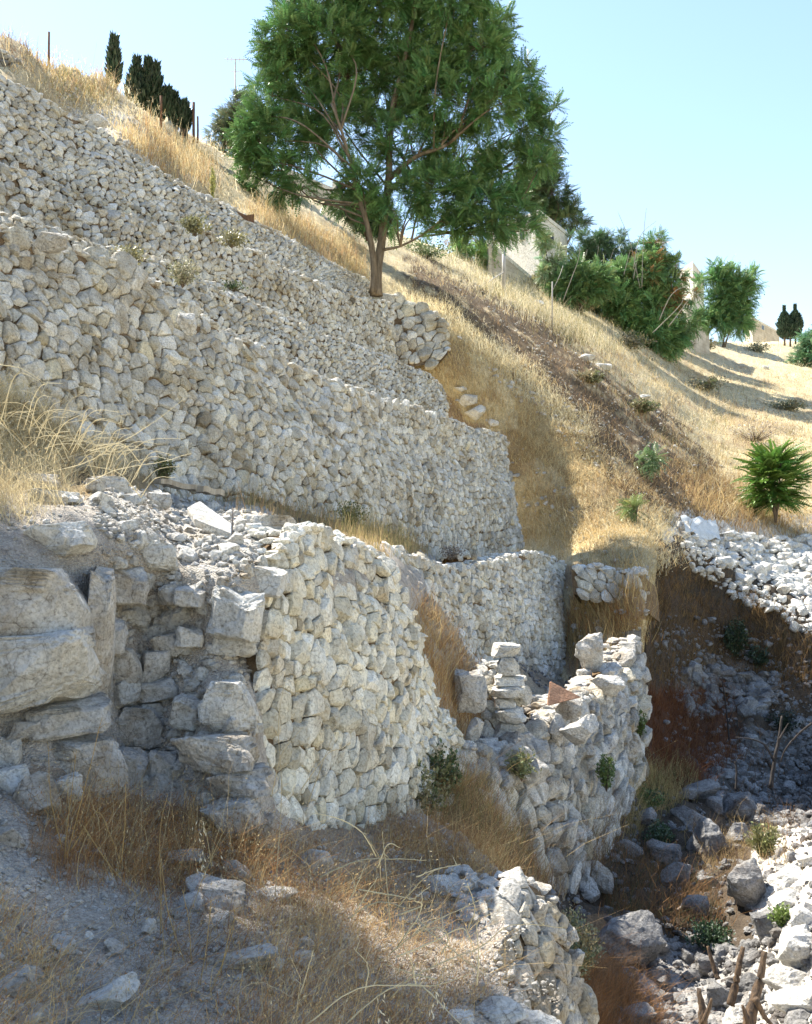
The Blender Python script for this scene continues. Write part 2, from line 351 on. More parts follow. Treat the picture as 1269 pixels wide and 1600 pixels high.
P1 = Patch([(-300,520,7.0),(0,610,9.6),(130,690,10.6),(-250,720,6.6),(0,700,9.3),(130,745,10.3),(250,765,12.6),(350,785,14),(480,805,16.6),(560,822,18.6),(650,852,22),
 (0,780,7.4),(100,785,7.6),(150,760,8.9),(230,800,8.6),(330,850,8.3),(400,830,9.1),(200,950,7.6),(300,950,7.6),(390,950,7.6),(200,1080,7.35),(300,1080,7.3),(390,1100,7.25),
 (200,1200,7.0),(300,1200,6.95),(410,1200,7.05),(300,1300,6.4),(420,1320,6.6),(130,850,7.0),(60,850,6.7),(0,850,6.5),(0,1000,6.3),(100,1000,6.4),(140,1000,6.7),
 (100,1150,6.3),(0,1180,6.05),(-200,1000,5.3),(-200,830,5.7),(-300,1200,4.6),(-300,1500,3.3),(0,1250,5.6),(150,1260,6.1),(300,1340,6.1),(0,1400,4.7),(0,1600,3.8),(300,1600,4.1),
 (500,1600,4.6),(500,1400,6.1),(600,1330,8.0),(700,1330,8.6),(780,1370,7.9),(740,1430,7.0),(740,1550,5.6),(700,1600,5.1),(860,1640,5.3),(600,1880,3.4),(100,1880,2.9),
 (500,1000,9.8),(500,1250,8.8),(600,1000,11.4),(600,1250,10),(430,1000,8.4),(430,1200,7.9),(440,860,9.3),(540,860,10.8),(600,880,12.4)], .05, 1.6, 12)
col1 = paint([([(-260,500),(260,600),(700,840),(620,870),(480,830),(350,790),(230,770),(140,770),(-260,760)], (.33,.25,.14)),
  ([(140,750),(420,790),(430,900),(330,910),(160,850)], DUST), ([(60,1180),(420,1280),(640,1290),(800,1370),(640,1420),(400,1400),(60,1330)], (.36,.29,.22))], SOIL)
bank = patch_mesh('bank', P1, [(-300,540),(-60,590),(60,640),(150,700),(250,745),(560,810),(680,850),(690,880),(640,960),(640,1260),(760,1340),(835,1400),(770,1500),(800,1560),(880,1640),(880,1890),
  (-300,1890)], 3.5, col1, M_fine, (.2, .6, -1.5), .018, 9)

P3 = Patch([(620,920,13.5),(640,940,13.4),(690,1000,14),(740,1070,14.8),(800,1060,17.6),(885,1062,24),(700,1120,13),(740,1190,13.6),(820,1150,15.3),(880,1105,17.2),(930,1045,20.7),(985,1022,22.4),
  (1003,960,23.4),(940,960,25.5),(900,990,26.5),(700,950,17),(660,930,14.6),(960,1060,20.2)], .08, 1.2, 15)
ledge3 = patch_mesh('lower_terrace', P3, [(610,900),(660,920),(700,960),(750,1040),(885,1040),(900,980),(1003,980),(1003,1020),(970,1070),(880,1120),(820,1165),(740,1210),(640,1200)], 4,
  paint([], (.30,.25,.18)), M_ground, (0, .5, -1), .03, 5)
# the wide valley ground far below, one sheet out to the horizon
gm = mesh('ground', [[-3000,-400,-14],[3000,-400,-14],[3000,5000,-14],[-3000,5000,-14]], np.array([[0,1,2,3]]), M_ground, np.array(STRAW) * .9)
obj('ground', gm, kind='structure')

# ---------------------------------------------------------------- dry stone walls
def cut(q, n, c, k=.92):          # flatten everything beyond a plane: a broken face
    t = np.einsum('...i,...i->...', q, n) - c
    return q - np.where(t > 0, t, 0)[..., None] * n * k
def stonepack(acc, S, nrmf, seeds, sz, dep, lvl, shr=.955, inset=0., tintc=None, half=True, rough=.05, box_=(.28, .5), m=0):
    V0, T0 = ico(lvl); 
    if half:
        keep = (V0[T0][:, :, 2] > -.45).all(1); T0 = T0[keep]; us = np.unique(T0); mp = np.zeros(len(V0), int); mp[us] = np.arange(len(us)); V0 = V0[us]; T0 = mp[T0]
    th = np.arctan2(V0[:, 1], V0[:, 0]); c2 = np.hypot(V0[:, 0], V0[:, 1]); D = np.stack([np.cos(th), np.sin(th)], -1)
    N = len(seeds); K = min(10, N - 1)
    for b in range(0, N, 250):
        idx = np.arange(b, min(b + 250, N)); s = seeds[idx]
        d = s[:, None] - seeds[None]; r2 = (d ** 2).sum(-1); r2[np.arange(len(idx)), idx] = 1e9
        nb = np.argpartition(r2, K, 1)[:, :K]; v = seeds[nb] - s[:, None]; L = np.linalg.norm(v, axis=-1)
        dd = (L ** 2 + sz[idx][:, None] ** 2 * .35 - sz[nb] ** 2 * .35) / (2 * L); dd = np.maximum(dd, .25 * L); nd = v / L[..., None]
        cs = np.einsum('nkd,md->nkm', nd, D); r = np.where(cs > .06, dd[..., None] / np.maximum(cs, .06), 9).min(1)
        n = len(idx); r = np.minimum(r, (sz[idx] * rng.uniform(.62, .95, n))[:, None]); r = r * shr
        e = rng.uniform(*box_, n)[:, None]
        q = np.stack([D[:, 0] * r * c2 ** e, D[:, 1] * r * c2 ** e, np.broadcast_to(np.sign(V0[:, 2]) * np.abs(V0[:, 2]) ** e, r.shape)], -1)
        sc = np.stack([sz[idx] * .5, sz[idx] * .5, np.ones(n)], -1)[:, None]; q = q / sc
        for _ in range(7):
            a = rng.uniform(0, 2 * math.pi, n); t = rng.uniform(.1, 1.3, n)
            nn = np.stack([np.cos(a) * np.sin(t), np.sin(a) * np.sin(t), np.cos(t)], -1)[:, None]
            q = cut(q, nn, rng.uniform(.74, 1.12, n)[:, None])
        nv = fbm(q * 1.7 + rng.uniform(0, 90, (n, 1, 3)), 2, 3)
        q = q * (1 + rough * 1.5 * nv[..., None])
        if lvl > 3: q = q * (1 + rough * .5 * fbm(q * 6 + rng.uniform(0, 90, (n, 1, 3)), 5, 2)[..., None])
        q = q * sc; q[..., 2] *= (dep * rng.uniform(.7, 1.25, n) * np.clip(sz[idx] / sz.mean(), .6, 1.5))[:, None]
        q[..., 2] += (q[..., 0] * rng.normal(0, .11, n)[:, None] + q[..., 1] * rng.normal(-.04, .11, n)[:, None]) + (rng.normal(0, dep * .16, n) - inset)[:, None]
        u = s[:, None, 0] + q[..., 0]; h = s[:, None, 1] + q[..., 1]
        P = S(u, h) + nrmf(u) * q[..., 2][..., None]
        tint = np.clip(rng.normal(.98, .15, (n, 1)), .5, 1.2) * np.array([1, 1, 1.]) 
        w = np.abs(rng.normal(0, .04, (n, 1))); tint = tint * (1 - w * np.array([0, .6, 2.2]))
        odd = rng.random(n) < .03; tint[odd] = tint[odd] * np.array([.70, .65, .57])
        if tintc is not None: tint = tint * tintc
        C = np.repeat(tint[:, None], len(V0), 1).reshape(-1, 3)
        T = (T0[None] + (np.arange(n) * len(V0))[:, None, None]).reshape(-1, 3)
        acc.add(P.reshape(-1, 3), T=T, C=C, m=m)
def wall(name, label, top, bot, cell, lvl, dep=None, jit=.3, group=None, thick=.8, cap=True, face=(0, -1, 0), mats=None, vary=.35, tint=None, chink=True, bulge=0., rough=.05, hcap=None, growth=0.):
    NU = 160
    def rs(P):
        d = np.concatenate([[0], np.cumsum(np.linalg.norm(np.diff(P, axis=0), axis=1))]); t = np.linspace(0, d[-1], NU)
        return np.stack([np.interp(t, d, P[:, k]) for k in range(3)], -1)
    T_, B_ = rs(top), rs(bot)
    mid = (T_ + B_) / 2; U = np.concatenate([[0], np.cumsum(np.linalg.norm(np.diff(mid, axis=0), axis=1))]); L = U[-1]
    H = np.linalg.norm(T_ - B_, axis=1); up = nrm(T_ - B_); tg = nrm(np.gradient(mid, axis=0)); nn = nrm(np.cross(tg, up))
    if (nn * np.array(face)).sum(1).mean() < 0: nn = -nn
    k = 9; pad = np.concatenate([np.repeat(nn[:1], k, 0), nn, np.repeat(nn[-1:], k, 0)]); nn = nrm(np.stack([np.convolve(pad[:, c], np.ones(2 * k + 1) / (2 * k + 1), 'valid') for c in range(3)], -1))
    e = 1.5; Ux = np.concatenate([[-e], U, [L + e]]); ex = lambda Q: np.concatenate([[Q[0] - tg[0] * e], Q, [Q[-1] + tg[-1] * e]])
    cp = lambda Q: np.concatenate([Q[:1], Q, Q[-1:]])
    Bx, upx, nx_ = ex(B_), cp(up), cp(nn)
    ip = lambda Q, u: np.stack([np.interp(u, Ux, Q[:, k]) for k in range(3)], -1)
    def S(u, h):
        base = ip(Bx, u) + ip(upx, u) * h[..., None]
        wv = np.stack([u * .45, h * .6, 0 * u], -1)
        return base + ip(nx_, u) * ((.10 + bulge) * vn(wv, 31) + .04 * vn(wv * 3, 32))[..., None]
    nf = lambda u: ip(nx_, u)
    cw, ch = cell; seeds = []; szs = []
    y = ch * .4; row = 0; Hm = H.max()
    while y < Hm + ch:
        rh = ch * rng.uniform(.78, 1.25); x = rng.uniform(-cw, 0)
        while x < L:
            g = 1 + growth * (.5 - x / L)
            f = rng.lognormal(0, vary); f = min(max(f, .5), 1.9); wx = cw * f * g; x += wx / 2
            hh = y + rng.normal(0, ch * jit) + ch * .22 * math.sin(x / cw * .21 + row)
            Hx = np.interp(x, U, H)
            if 0 <= x <= L and hh < Hx - ch * .38: seeds.append((x, hh)); szs.append((wx + rh) / 2 * 1.08)
            x += wx / 2
        y += rh; row += 1
    seeds = np.array(seeds); szs = np.array(szs); dep = dep or .33 * (cw + ch) / 2
    acc = Acc()
    stonepack(acc, S, nf, seeds, szs, dep, lvl, tintc=tint, rough=rough)
    if chink:
        n = int(len(seeds) * .9); j = rng.integers(0, len(seeds), n); a = rng.uniform(0, 2 * math.pi, n)
        s2 = seeds[j] + np.stack([np.cos(a), np.sin(a)], -1) * (szs[j] * .55)[:, None]
        ok = (s2[:, 1] < np.interp(s2[:, 0], U, H) - ch * .2) & (s2[:, 0] > 0) & (s2[:, 0] < L); s2 = s2[ok]
        stonepack(acc, S, nf, s2, rng.uniform(.3, .55, len(s2)) * (cw + ch) / 2, dep * .55, max(lvl - 1, 2), inset=dep * .12, tintc=np.array([.86, .82, .76]), rough=.08)
    if cap:                       # flat rubble tread behind the crest, tinted paler to stress its sunlit edge
        n = int(L / (cw * .5)) * 3; uu = rng.uniform(0, L, n)
        for q, u in enumerate(uu):
            V, Tt = rockgeo(int(rng.integers(0, 12)), 2); s_ = (cw + ch) / 2 * rng.uniform(.22, .6)
            s_ *= 1.15; V = V * s_ * np.array([1.1, 1.0, rng.uniform(.4, .7)]) @ rotz(rng.uniform(0, 6.28)).T
            u1 = np.array([u]); p = S(u1, np.array([np.interp(u, U, H) - ch * .25])) [0] - nf(u1)[0] * np.array([1, 1, 0]) * rng.uniform(-.06, .7)
            acc.add(V + p, T=Tt, C=np.array([1, 1, 1]) * rng.uniform(1.0, 1.18), m=0)
    if cap:                       # a ragged line of coping stones along the top
        n = int(L / (cw * .55)); uu = np.sort(rng.uniform(0, L, n))
        for q, u in enumerate(uu):
            if rng.random() < .12: continue
            V, Tt = rockgeo(int(rng.integers(0, 12)), max(lvl - 1, 2)); s = (cw + ch) / 2 * rng.uniform(.32, .72)
            V = V * s * np.array([1.1, 1.0, rng.uniform(.5, .85)]) @ rotz(rng.uniform(0, 6.28)).T
            h = np.interp(u, U, H) - ch * .12 + rng.uniform(-.3, .3) * ch; p = S(np.array([u]), np.array([h]))[0] - nf(np.array([u]))[0] * rng.uniform(0, .5) * ch
            acc.add(V + p, T=Tt, C=np.array([1, 1, 1]) * rng.uniform(.9, 1.12), m=0)
    # packed earth and rubble core behind the face
    NV = 24; ug = np.linspace(0, L, 160); vg = np.linspace(0, 1, NV); Ug, Vg = np.meshgrid(ug, vg); Hg = np.interp(Ug, U, H)
    wv = np.stack([Ug * 6, Vg * Hg * 6, 0 * Ug], -1); front = S(Ug, Vg * (Hg - ch * .3)) - nf(Ug) * (dep * (.22 + .40 * np.abs(vn(wv, 4))))[..., None]
    back = front - nf(Ug) * thick; P = np.concatenate([front.reshape(-1, 3), back.reshape(-1, 3)]); o = Ug.size; nu = len(ug)
    i, j = np.meshgrid(np.arange(NV - 1), np.arange(nu - 1), indexing='ij'); a = i * nu + j; Q = [np.stack([a, a + 1, a + nu + 1, a + nu], -1).reshape(-1, 4)]
    Q.append(Q[0] + o); t = (NV - 1) * nu + np.arange(nu - 1); Q.append(np.stack([t, t + 1, t + 1 + o, t + o], -1))
    for c in (0, nu - 1):
        s_ = np.arange(NV - 1) * nu + c; Q.append(np.stack([s_, s_ + nu, s_ + nu + o, s_ + o], -1))
    acc.add(P, Q=np.concatenate(Q), C=np.ones(3), m=1)
    o = obj(name, acc.build(name, mats or [M_wall, M_dirt], False), None, label, 'stone wall', group)
    return o
_rk = {}
def rockgeo(v, lvl):
    if (v, lvl) in _rk: return _rk[v, lvl]
    V, T = ico(lvl); r = np.random.default_rng(100 + v); q = V.copy() * np.array([1, r.uniform(.75, 1), r.uniform(.65, .95)])
    q = np.sign(q) * np.abs(q) ** (r.uniform(.6, .9) if v < 12 else .27)
    for _ in range(14 if v < 12 else 10):
        n = nrm(r.normal(0, 1, 3)); q = cut(q, n, r.uniform(.48, .8) if v < 12 else r.uniform(.78, 1.1), .98)
    q = q * (1 + .10 * fbm(q * 1.8 + v * 7, v, 4))[:, None]
    if lvl > 3: q = q * (1 + .055 * fbm(q * 4 + v * 7, v, 4) + .018 * fbm(q * 15 + v, v + 3, 2))[:, None]
    _rk[v, lvl] = (q, T); return _rk[v, lvl]

BL = lambda: None
wall('stone_wall', 'uppermost terrace wall of small stones climbing to the top left with dry brush above it',
  W([(-230,-25,-14.30),(-60,75,-14.30),(0,113,-14.30),(75,152,-14.30),(110,178,-14.30),(165,200,-14.30),(200,235,-14.30),(300,295,-14.30),(340,317,-14.30),(400,347,-14.30),(450,367,-14.30),(500,397,-14.30),(540,420,-14.30),(578,444,-14.30)]),
  W([(-230,150,-13.10),(-60,245,-13.10),(0,275,-13.10),(110,315,-13.10),(200,350,-13.22),(240,362,-13.22),(325,378,-13.22),(380,400,-13.22),(440,430,-13.22),(490,452,-13.22),(560,475,-13.22),(583,482,-13.33)]), (.19,.155), 2, jit=.27, vary=.45)
wall('stone_wall', 'second terrace wall down, pale stones ending in a square corner right of the big tree trunk',
  W([(-230,210,-12.45),(-60,235,-12.45),(20,262,-12.45),(110,312,-12.45),(200,342,-12.45),(240,352,-12.45),(325,365,-12.45),(380,388,-12.45),(440,418,-12.45),(490,440,-12.45),(560,466,-12.45),(600,470,-12.45),(613,480,-12.45)]),
  W([(-230,300,-11.76),(-60,385,-11.76),(20,400,-11.76),(110,405,-11.87),(200,415,-11.87),(260,435,-11.98),(325,462,-11.98),(380,485,-11.98),(440,505,-11.98),(490,525,-11.98),(560,548,-11.98),(600,560,-11.98),(621,566,-12.04)]), (.19,.16), 2, jit=.27, vary=.45)
wall('stone_wall', 'low rubble-faced terrace wall between the two tall walls, tapering out at its right end',
  W([(-230,300,-10.85),(-60,335,-10.85),(60,350,-10.85),(150,375,-10.85),(200,392,-10.85),(280,422,-10.85),(360,464,-10.85),(430,490,-10.85),(500,520,-10.85),(560,540,-10.85),(620,562,-10.85),(665,584,-10.85),(690,604,-10.85),(694,622,-10.85)]),
  W([(-230,330,-10.10),(-60,420,-10.10),(60,440,-10.10),(150,460,-10.10),(200,470,-10.10),(280,500,-10.15),(360,545,-10.15),(430,575,-10.15),(500,610,-10.15),(560,625,-10.15),(620,645,-10.15),(665,660,-10.2),(690,668,-10.2),(697,672,-10.2)]), (.18,.15), 2, jit=.3, vary=.45)
wall('stone_wall', 'tallest and longest retaining wall of large fitted stones across the middle of the slope',
  W([(-200,215,-9),(-60,330,-9),(0,350,-9),(30,352,-9),(75,382,-9),(130,388,-9),(160,398,-9),(185,405,-9),(215,430,-9),(250,440,-9),(275,465,-9),(310,480,-9),(345,512,-9),(390,530,-9),(430,543,-9),(455,562,-9),(500,586,-9),(540,602,-9),(570,607,-9),(600,622,-9),(640,632,-9),(690,650,-9),(720,662,-9),(750,670,-9),(772,674,-9),(790,682,-9)]),
  W([(-200,740,-7.9),(-60,750,-7.9),(0,755,-7.9),(130,760,-7.9),(250,772,-7.9),(340,790,-7.9),(480,815,-7.9),(560,835,-7.9),(650,862,-7.9),(750,868,-7.9),(813,856,-7.9)]), (.195,.175), 3, jit=.24, vary=.5, growth=.35, bulge=.05)
wall('stone_wall', 'small dry stone retaining niche wall in the shade just below the big tree',
  A([(604,462,33.6),(640,470,33.8),(670,482,33.8),(690,500,33.8),(700,535,33.8)]), A([(606,574,32.6),(640,572,32.6),(665,568,32.7),(690,562,32.8),(701,552,33)]), (.32,.30), 3, jit=.4, thick=1.2)
wall('stone_wall', 'curved lower terrace wall of even small stones below the tallest wall, ending square by the tall grass',
  W([(560,850,-6),(610,860,-6),(650,868,-6),(700,884,-6),(740,884,-6),(790,870,-6),(830,862,-6),(870,871,-6),(894,887,-6)]),
  A([(600,1100,14.2),(650,1100,14.9),(700,1100,15.9),(740,1100,17),(790,1095,18.8),(830,1090,20.8),(870,1080,23.2),(884,1072,24.3)]), (.195,.165), 3, jit=.2)
wall('stone_wall', 'near wall of big cream stones with a ruined stepped right edge, in front of the lower terrace',
  W([(396,880,-4.2),(440,835,-4.25),(478,818,-4.3),(530,838,-4.3),(560,840,-4.3),(600,860,-4.3),(622,880,-4.25),(640,930,-4.2),(660,985,-4.2),(680,1045,-4.2),(692,1095,-4.2),(722,1150,-4.2),(737,1200,-4.2)]),
  W([(392,1325,-3.62),(440,1325,-3.6),(480,1322,-3.6),(530,1320,-3.6),(560,1316,-3.6),(600,1306,-3.6),(622,1300,-3.6),(640,1295,-3.6),(660,1288,-3.6),(680,1280,-3.6),(692,1275,-3.6),(722,1262,-3.6),(742,1250,-3.6)]), (.175,.165), 4, jit=.2, group=None, vary=.42, mats=[stone_mat('cream_limestone', (.62,.60,.53), (.80,.785,.72), (.50,.43,.32), 1, .6, (.5,.72)), M_dirt])
wall('stone_wall', 'lowest wall of tall rounded boulders above the dark gully, with a yellowish corner',
  W([(728,1165,-4.0),(760,1185,-3.95),(800,1165,-3.8),(850,1120,-3.6),(880,1092,-3.5),(920,1085,-3.4),(950,1060,-3.4),(972,1030,-3.3),(990,1008,-3.2),(1001,996,-3.15)]),
  W([(720,1240,-3.7),(760,1270,-3.5),(800,1310,-3.3),(850,1400,-3.0),(880,1400,-2.95),(920,1350,-2.9),(950,1290,-2.9),(975,1240,-2.85),(992,1215,-2.85),(1003,1195,-2.85)]), (.30,.31), 4, jit=.24, mats=[M_rock, M_dirt], dep=.15, rough=.07)
wall('stone_wall', 'round-ended wall stub of grey blocks at the edge of the foreground bank',
  A([(735,1428,6.9),(765,1400,7.2),(800,1372,7.5),(832,1392,7.7),(860,1440,7.7),(880,1500,7.6),(905,1565,7.5)]),
  A([(728,1560,6.0),(760,1640,5.9),(790,1700,5.9),(830,1760,6.0),(865,1800,6.2),(890,1820,6.4),(925,1830,6.5)]), (.15,.17), 4, jit=.28, mats=[M_rock, M_dirt], vary=.4)
wall('stone_wall', 'dark weathered scrap of wall at the very top left under the brush',
  A([(-120,30,18.6),(-40,70,19.6),(0,86,20.3),(35,104,21.2),(72,138,22.2)]), A([(-120,90,18.2),(-40,125,18.9),(0,140,19.4),(35,158,20.3),(68,176,21.4)]), (.24,.18), 2, jit=.4, tint=np.array([.6,.58,.56]))

wall('stone_wall', 'broken course of sunlit pale stones crossing the end of the grassy spur',
  A([(892,882,24.6),(925,884,24.4),(960,890,24.1),(1001,893,23.6)]), A([(894,925,24.3),(925,935,24.0),(960,940,23.7),(1003,950,23.2)]), (.34,.22), 3, jit=.2, thick=1.0, mats=[M_white, M_dirt])
wall('stone_wall', 'small scrap of masonry to the left of the leaning stone pillar',
  A([(738,1048,14.9),(760,1040,14.9),(785,1045,14.8),(812,1060,14.8)]), A([(750,1200,13.8),(770,1210,13.8),(790,1215,13.8),(815,1215,13.9)]), (.17,.14), 3, jit=.25, thick=.8)
# ---------------------------------------------------------------- loose rocks
def rockmesh(key, v, lvl, mat, tint=(1, 1, 1)):
    V, T = rockgeo(v, lvl); return mesh(key, V, T, mat, np.array(tint), False)
_rm = {}
def rock(P, size, mat='rock', lvl=3, name='rock', label=None, cat='rock', group=None, v=None, rot=None, sink=.35, tint=1.0):
    """size: (x, y, z) in metres"""
    v = int(rng.integers(0, 12)) if v is None else v; key = (v, lvl, mat, round(float(tint), 1))
    if key not in _rm: _rm[key] = rockmesh(name, v, lvl, {'rock': M_rock, 'white': M_white, 'gully': M_gully}[mat], (key[3],) * 3)
    o = obj(name, _rm[key], None, label, cat, group); s = np.array(size) / 2 / (.74 if v < 12 else .96)
    o.location = (P[0], P[1], P[2] + s[2] * (1 - 2 * sink) * .8); o.scale = s
    o.rotation_euler = rot if rot is not None else (rng.normal(0, .2), rng.normal(0, .2), rng.uniform(0, 6.28))
    return o
def prock(pt, px, py, w, h, label, mat='rock', lvl=4, name='boulder', cat='boulder', group=None, v=None, rot=None, depth=None, sink=.3, dY=0., tint=1.):
    """a boulder seen at px, py (centre) with its width and height in photo pixels, standing on patch pt"""
    P = pt([px], [py + h * .35])[0] if not isinstance(pt, (int, float)) else at(px, py + h * .35, pt)
    P = P + np.array([0, dY, 0]); m = P[1] / F; sx, sz = w * m, h * m
    return rock(P, (sx, depth or (sx + sz) / 2 * .9, sz), mat, lvl, name, label, cat, group, v, rot or (rng.normal(0, .12), rng.normal(0, .12), rng.uniform(-.5, .5)), sink, tint)
def rubble(name, label, layers, mat, kind='stuff'):
    """layers: (patch, polygon, n, size px lo, hi, lvl) -> one uncounted mass of small stones"""
    acc = Acc()
    for pt, poly, n, lo, hi, lvl in layers:
        q = polysample(poly, n); P = pt(q[:, 0], q[:, 1]); sz = lo * (hi / lo) ** (rng.random(n) ** 2.2) * P[:, 1] / F
        ch = rng.integers(0, 12, n)
        for v in range(12):
            I = np.where(ch == v)[0]
            if not len(I): continue
            V, T = rockgeo(v, lvl); k = len(I); a = rng.uniform(0, 6.28, k); t = rng.normal(0, .35, k)
            X = V[None] * np.stack([sz[I], sz[I], sz[I] * rng.uniform(.45, .9, k)], -1)[:, None] * .6
            X = np.stack([X[..., 0] * np.cos(t)[:, None] - X[..., 2] * np.sin(t)[:, None], X[..., 1], X[..., 0] * np.sin(t)[:, None] + X[..., 2] * np.cos(t)[:, None]], -1)
            X = np.stack([X[..., 0] * np.cos(a)[:, None] - X[..., 1] * np.sin(a)[:, None], X[..., 0] * np.sin(a)[:, None] + X[..., 1] * np.cos(a)[:, None], X[..., 2]], -1)
            X = X + P[I][:, None] + np.array([0, 0, 1]) * (sz[I] * .12)[:, None, None]
            C = np.repeat(np.clip(rng.normal(1, .1, (k, 1)), .7, 1.2)[:, None] * np.ones((1, 1, 3)), len(V), 1).reshape(-1, 3)
            acc.add(X.reshape(-1, 3), T=(T[None] + (np.arange(k) * len(V))[:, None, None]).reshape(-1, 3), C=C)
    return obj(name, acc.build(name, mat, False), None, label, 'rubble', None, kind)
def scatter_rocks(pt, poly, n, lo, hi, label, group, mat='rock', lvl=3, sink=.3, tint=1., flat=(.5, .9), blocky=0):
    q = polysample(poly, n); P = pt(q[:, 0], q[:, 1])
    for i in range(n):
        s = lo * (hi / lo) ** (rng.random() ** 1.4) * P[i, 1] / F
        rock(P[i], (s, s * rng.uniform(.7, 1.1), s * rng.uniform(*flat)), mat, lvl, 'rock', label, 'rock', group, sink=sink, tint=tint, v=int(rng.integers(12, 18)) if rng.random() < blocky else None)

# the ruined front of the near wall: blocks, each its own boulder
L_ = [ # px, py, w, h, label, mat, v
 (62,905,150,115,'large pitted grey boulder at the left edge above the biggest pale block','rock',0),
 (70,1003,165,112,'biggest pale flat-faced block at the left edge under the pitted boulder','white',1),
 (100,825,80,52,'bright sunlit block top on the left ledge above the pitted boulder','white',2),
 (193,893,78,66,'squarish tan-stained block just right of the earth seam','rock',3),
 (248,853,66,42,'pale sloping boulder on the rubble right behind the tan-stained block','white',4),
 (175,973,50,58,'upright grey block left in the collapsed pit','rock',5),
 (198,1018,52,52,'cube-like grey block low in the collapsed pit','rock',6),
 (246,1018,48,50,'rounded grey block right of the cube-like block in the pit','rock',7),
 (270,990,52,40,'tilted slab-like rock behind the rounded block in the pit','rock',8),
 (300,985,40,34,'small pale wedge rock in the upper right of the pit','white',9),
 (268,915,30,34,'small upright rock in the gravel of the pit, left of the wedge pair','rock',10),
 (302,918,44,32,'pale angular rock in the gravel under the rubble top','rock',11),
 (375,935,78,84,'large bright corner block high at the edge of the near wall','white',3),
 (370,995,76,38,'long flat pale stone under the bright corner block','white',1),
 (362,1078,78,72,'cream rounded corner boulder halfway down the near wall','white',6),
 (344,1152,118,62,'broad slab-like stone jutting out under the rounded corner boulder','rock',8),
 (385,1200,90,50,'shaded brownish stone below the broad slab near the ground','rock',2),
 (370,1250,90,60,'grey foundation stone low at the wall corner behind the brown grass','rock',4),
 (410,1275,50,80,'tall foundation stone at the foot of the wall corner','rock',7),
 (296,1090,42,52,'upright pale oblong stone standing in the pit','white',5),
 (224,1110,76,58,'wide grey block at the foot of the pit','rock',0),
 (252,1062,54,32,'flat-topped rock between the cube block and the wide block','rock',9),
 (208,1062,34,34,'small brownish rock in a dark gap of the pit','rock',10),
 (110,1092,110,52,'dark-grey flat boulder below the biggest pale block','rock',11),
 (130,1165,104,84,'big grey boulder with a dark hole above the foreground grass','rock',6),
 (205,1175,52,80,'leaning slab beside the boulder with the hole','rock',5),
 (258,1175,42,50,'squared grey stone between the leaning slab and the broad slab','rock',3),
 (12,1155,40,50,'pale stone at the left edge under the dark-grey boulder','white',9),
 (15,1200,50,40,'second pale stone down at the left edge','white',8),
 (108,1215,40,44,'white-streaked stone under the boulder with the hole','white',2),
 (45,1125,46,28,'small tan stone between the left-edge blocks','rock',7),
 (20,940,44,26,'pale wedge stone squeezed between the two biggest blocks','white',10),
 (95,945,40,22,'tan chock stone between the two biggest blocks','rock',11),
 (430,818,104,58,'large bright boulder lying on top of the near wall','white',0),
 (530,852,60,42,'white block with a flat sunny top on the near wall edge','white',3),
 (588,868,52,40,'white rounded block at the far end of the near wall top','white',6),
 (462,850,62,44,'sunlit block below the large boulder on the wall top','white',1),
 (418,890,60,52,'bright block at the very corner of the near wall top','white',5),
 (178,752,60,34,'pale smooth stone on the left crest of the rubble heap','white',4),
 (240,768,34,26,'small dark-sided rock by the end of the wooden plank','rock',9),
 (60,745,62,30,'grey stone half buried in the straw at the left','rock',2),
 (90,770,70,26,'low pale stone left of the rubble crest','white',8),
 (205,775,44,24,'thin pale stone under the smooth stone on the crest','white',11),
 (120,715,50,26,'flat grey stone in the dry brush behind the rubble','rock',1),
]
for px, py, w, h, lab, mt, v in L_:
    g = 1.06 if px < 150 else 1.0
    prock(P1, px, py, w * g, h * g, lab, mt, 5 if w > 70 else 4, v=12 + v % 6, rot=(rng.normal(0, .07), rng.normal(0, .09), rng.normal(0, .2)), sink=.5, dY=-.02 if px < 150 else -.08, depth=None if px > 150 else w * .0045)
prock(P1, 148, 930, 46, 250, 'tall narrow pale earth seam running down between the big blocks and the pit', 'rock', 5, 'earth_baulk', 'earth baulk', v=13, rot=(.05, .03, .2), sink=.5, dY=.12, tint=1.05)
# white slab and flat stones on the rubble top
def slab(name, label, cat, quad, th, mat, col=(1, 1, 1), dir=(0, .2, -1)):
    q = A(quad); c = q.mean(0); acc = Acc(); d = nrm(np.array(dir, float)) * th; n = len(q)
    N = 8; top = []
    V = np.concatenate([q, q * .985 + c * .015 + d]); acc.add(V, Q=[[i, (i + 1) % n, n + (i + 1) % n, n + i] for i in range(n)], C=col)
    b = bmesh.new(); me = bpy.data.meshes.new(name); vs_ = [b.verts.new(v) for v in V]
    b.faces.new(vs_[:n]); b.faces.new(vs_[n:][::-1]); [b.faces.new([vs_[i], vs_[(i + 1) % n], vs_[n + (i + 1) % n], vs_[n + i]]) for i in range(n)]
    bmesh.ops.recalc_face_normals(b, faces=b.faces); bmesh.ops.bevel(b, geom=b.edges[:], offset=th * .13, segments=2, affect='EDGES')
    bmesh.ops.triangulate(b, faces=b.faces); bmesh.ops.subdivide_edges(b, edges=b.edges[:], cuts=2, use_grid_fill=True)
    for v in b.verts:
        k = vn(np.array([v.co[:]]) * 14, 3)[0]; v.co += Vector((k, k, -k)) * th * .09
    b.to_mesh(me); b.free(); a = me.attributes.new('Col', 'FLOAT_COLOR', 'POINT'); a.data.foreach_set('color', np.tile([*col, 1], len(me.vertices)).astype(np.float32))
    me.materials.append(mat); return obj(name, me, None, label, cat)
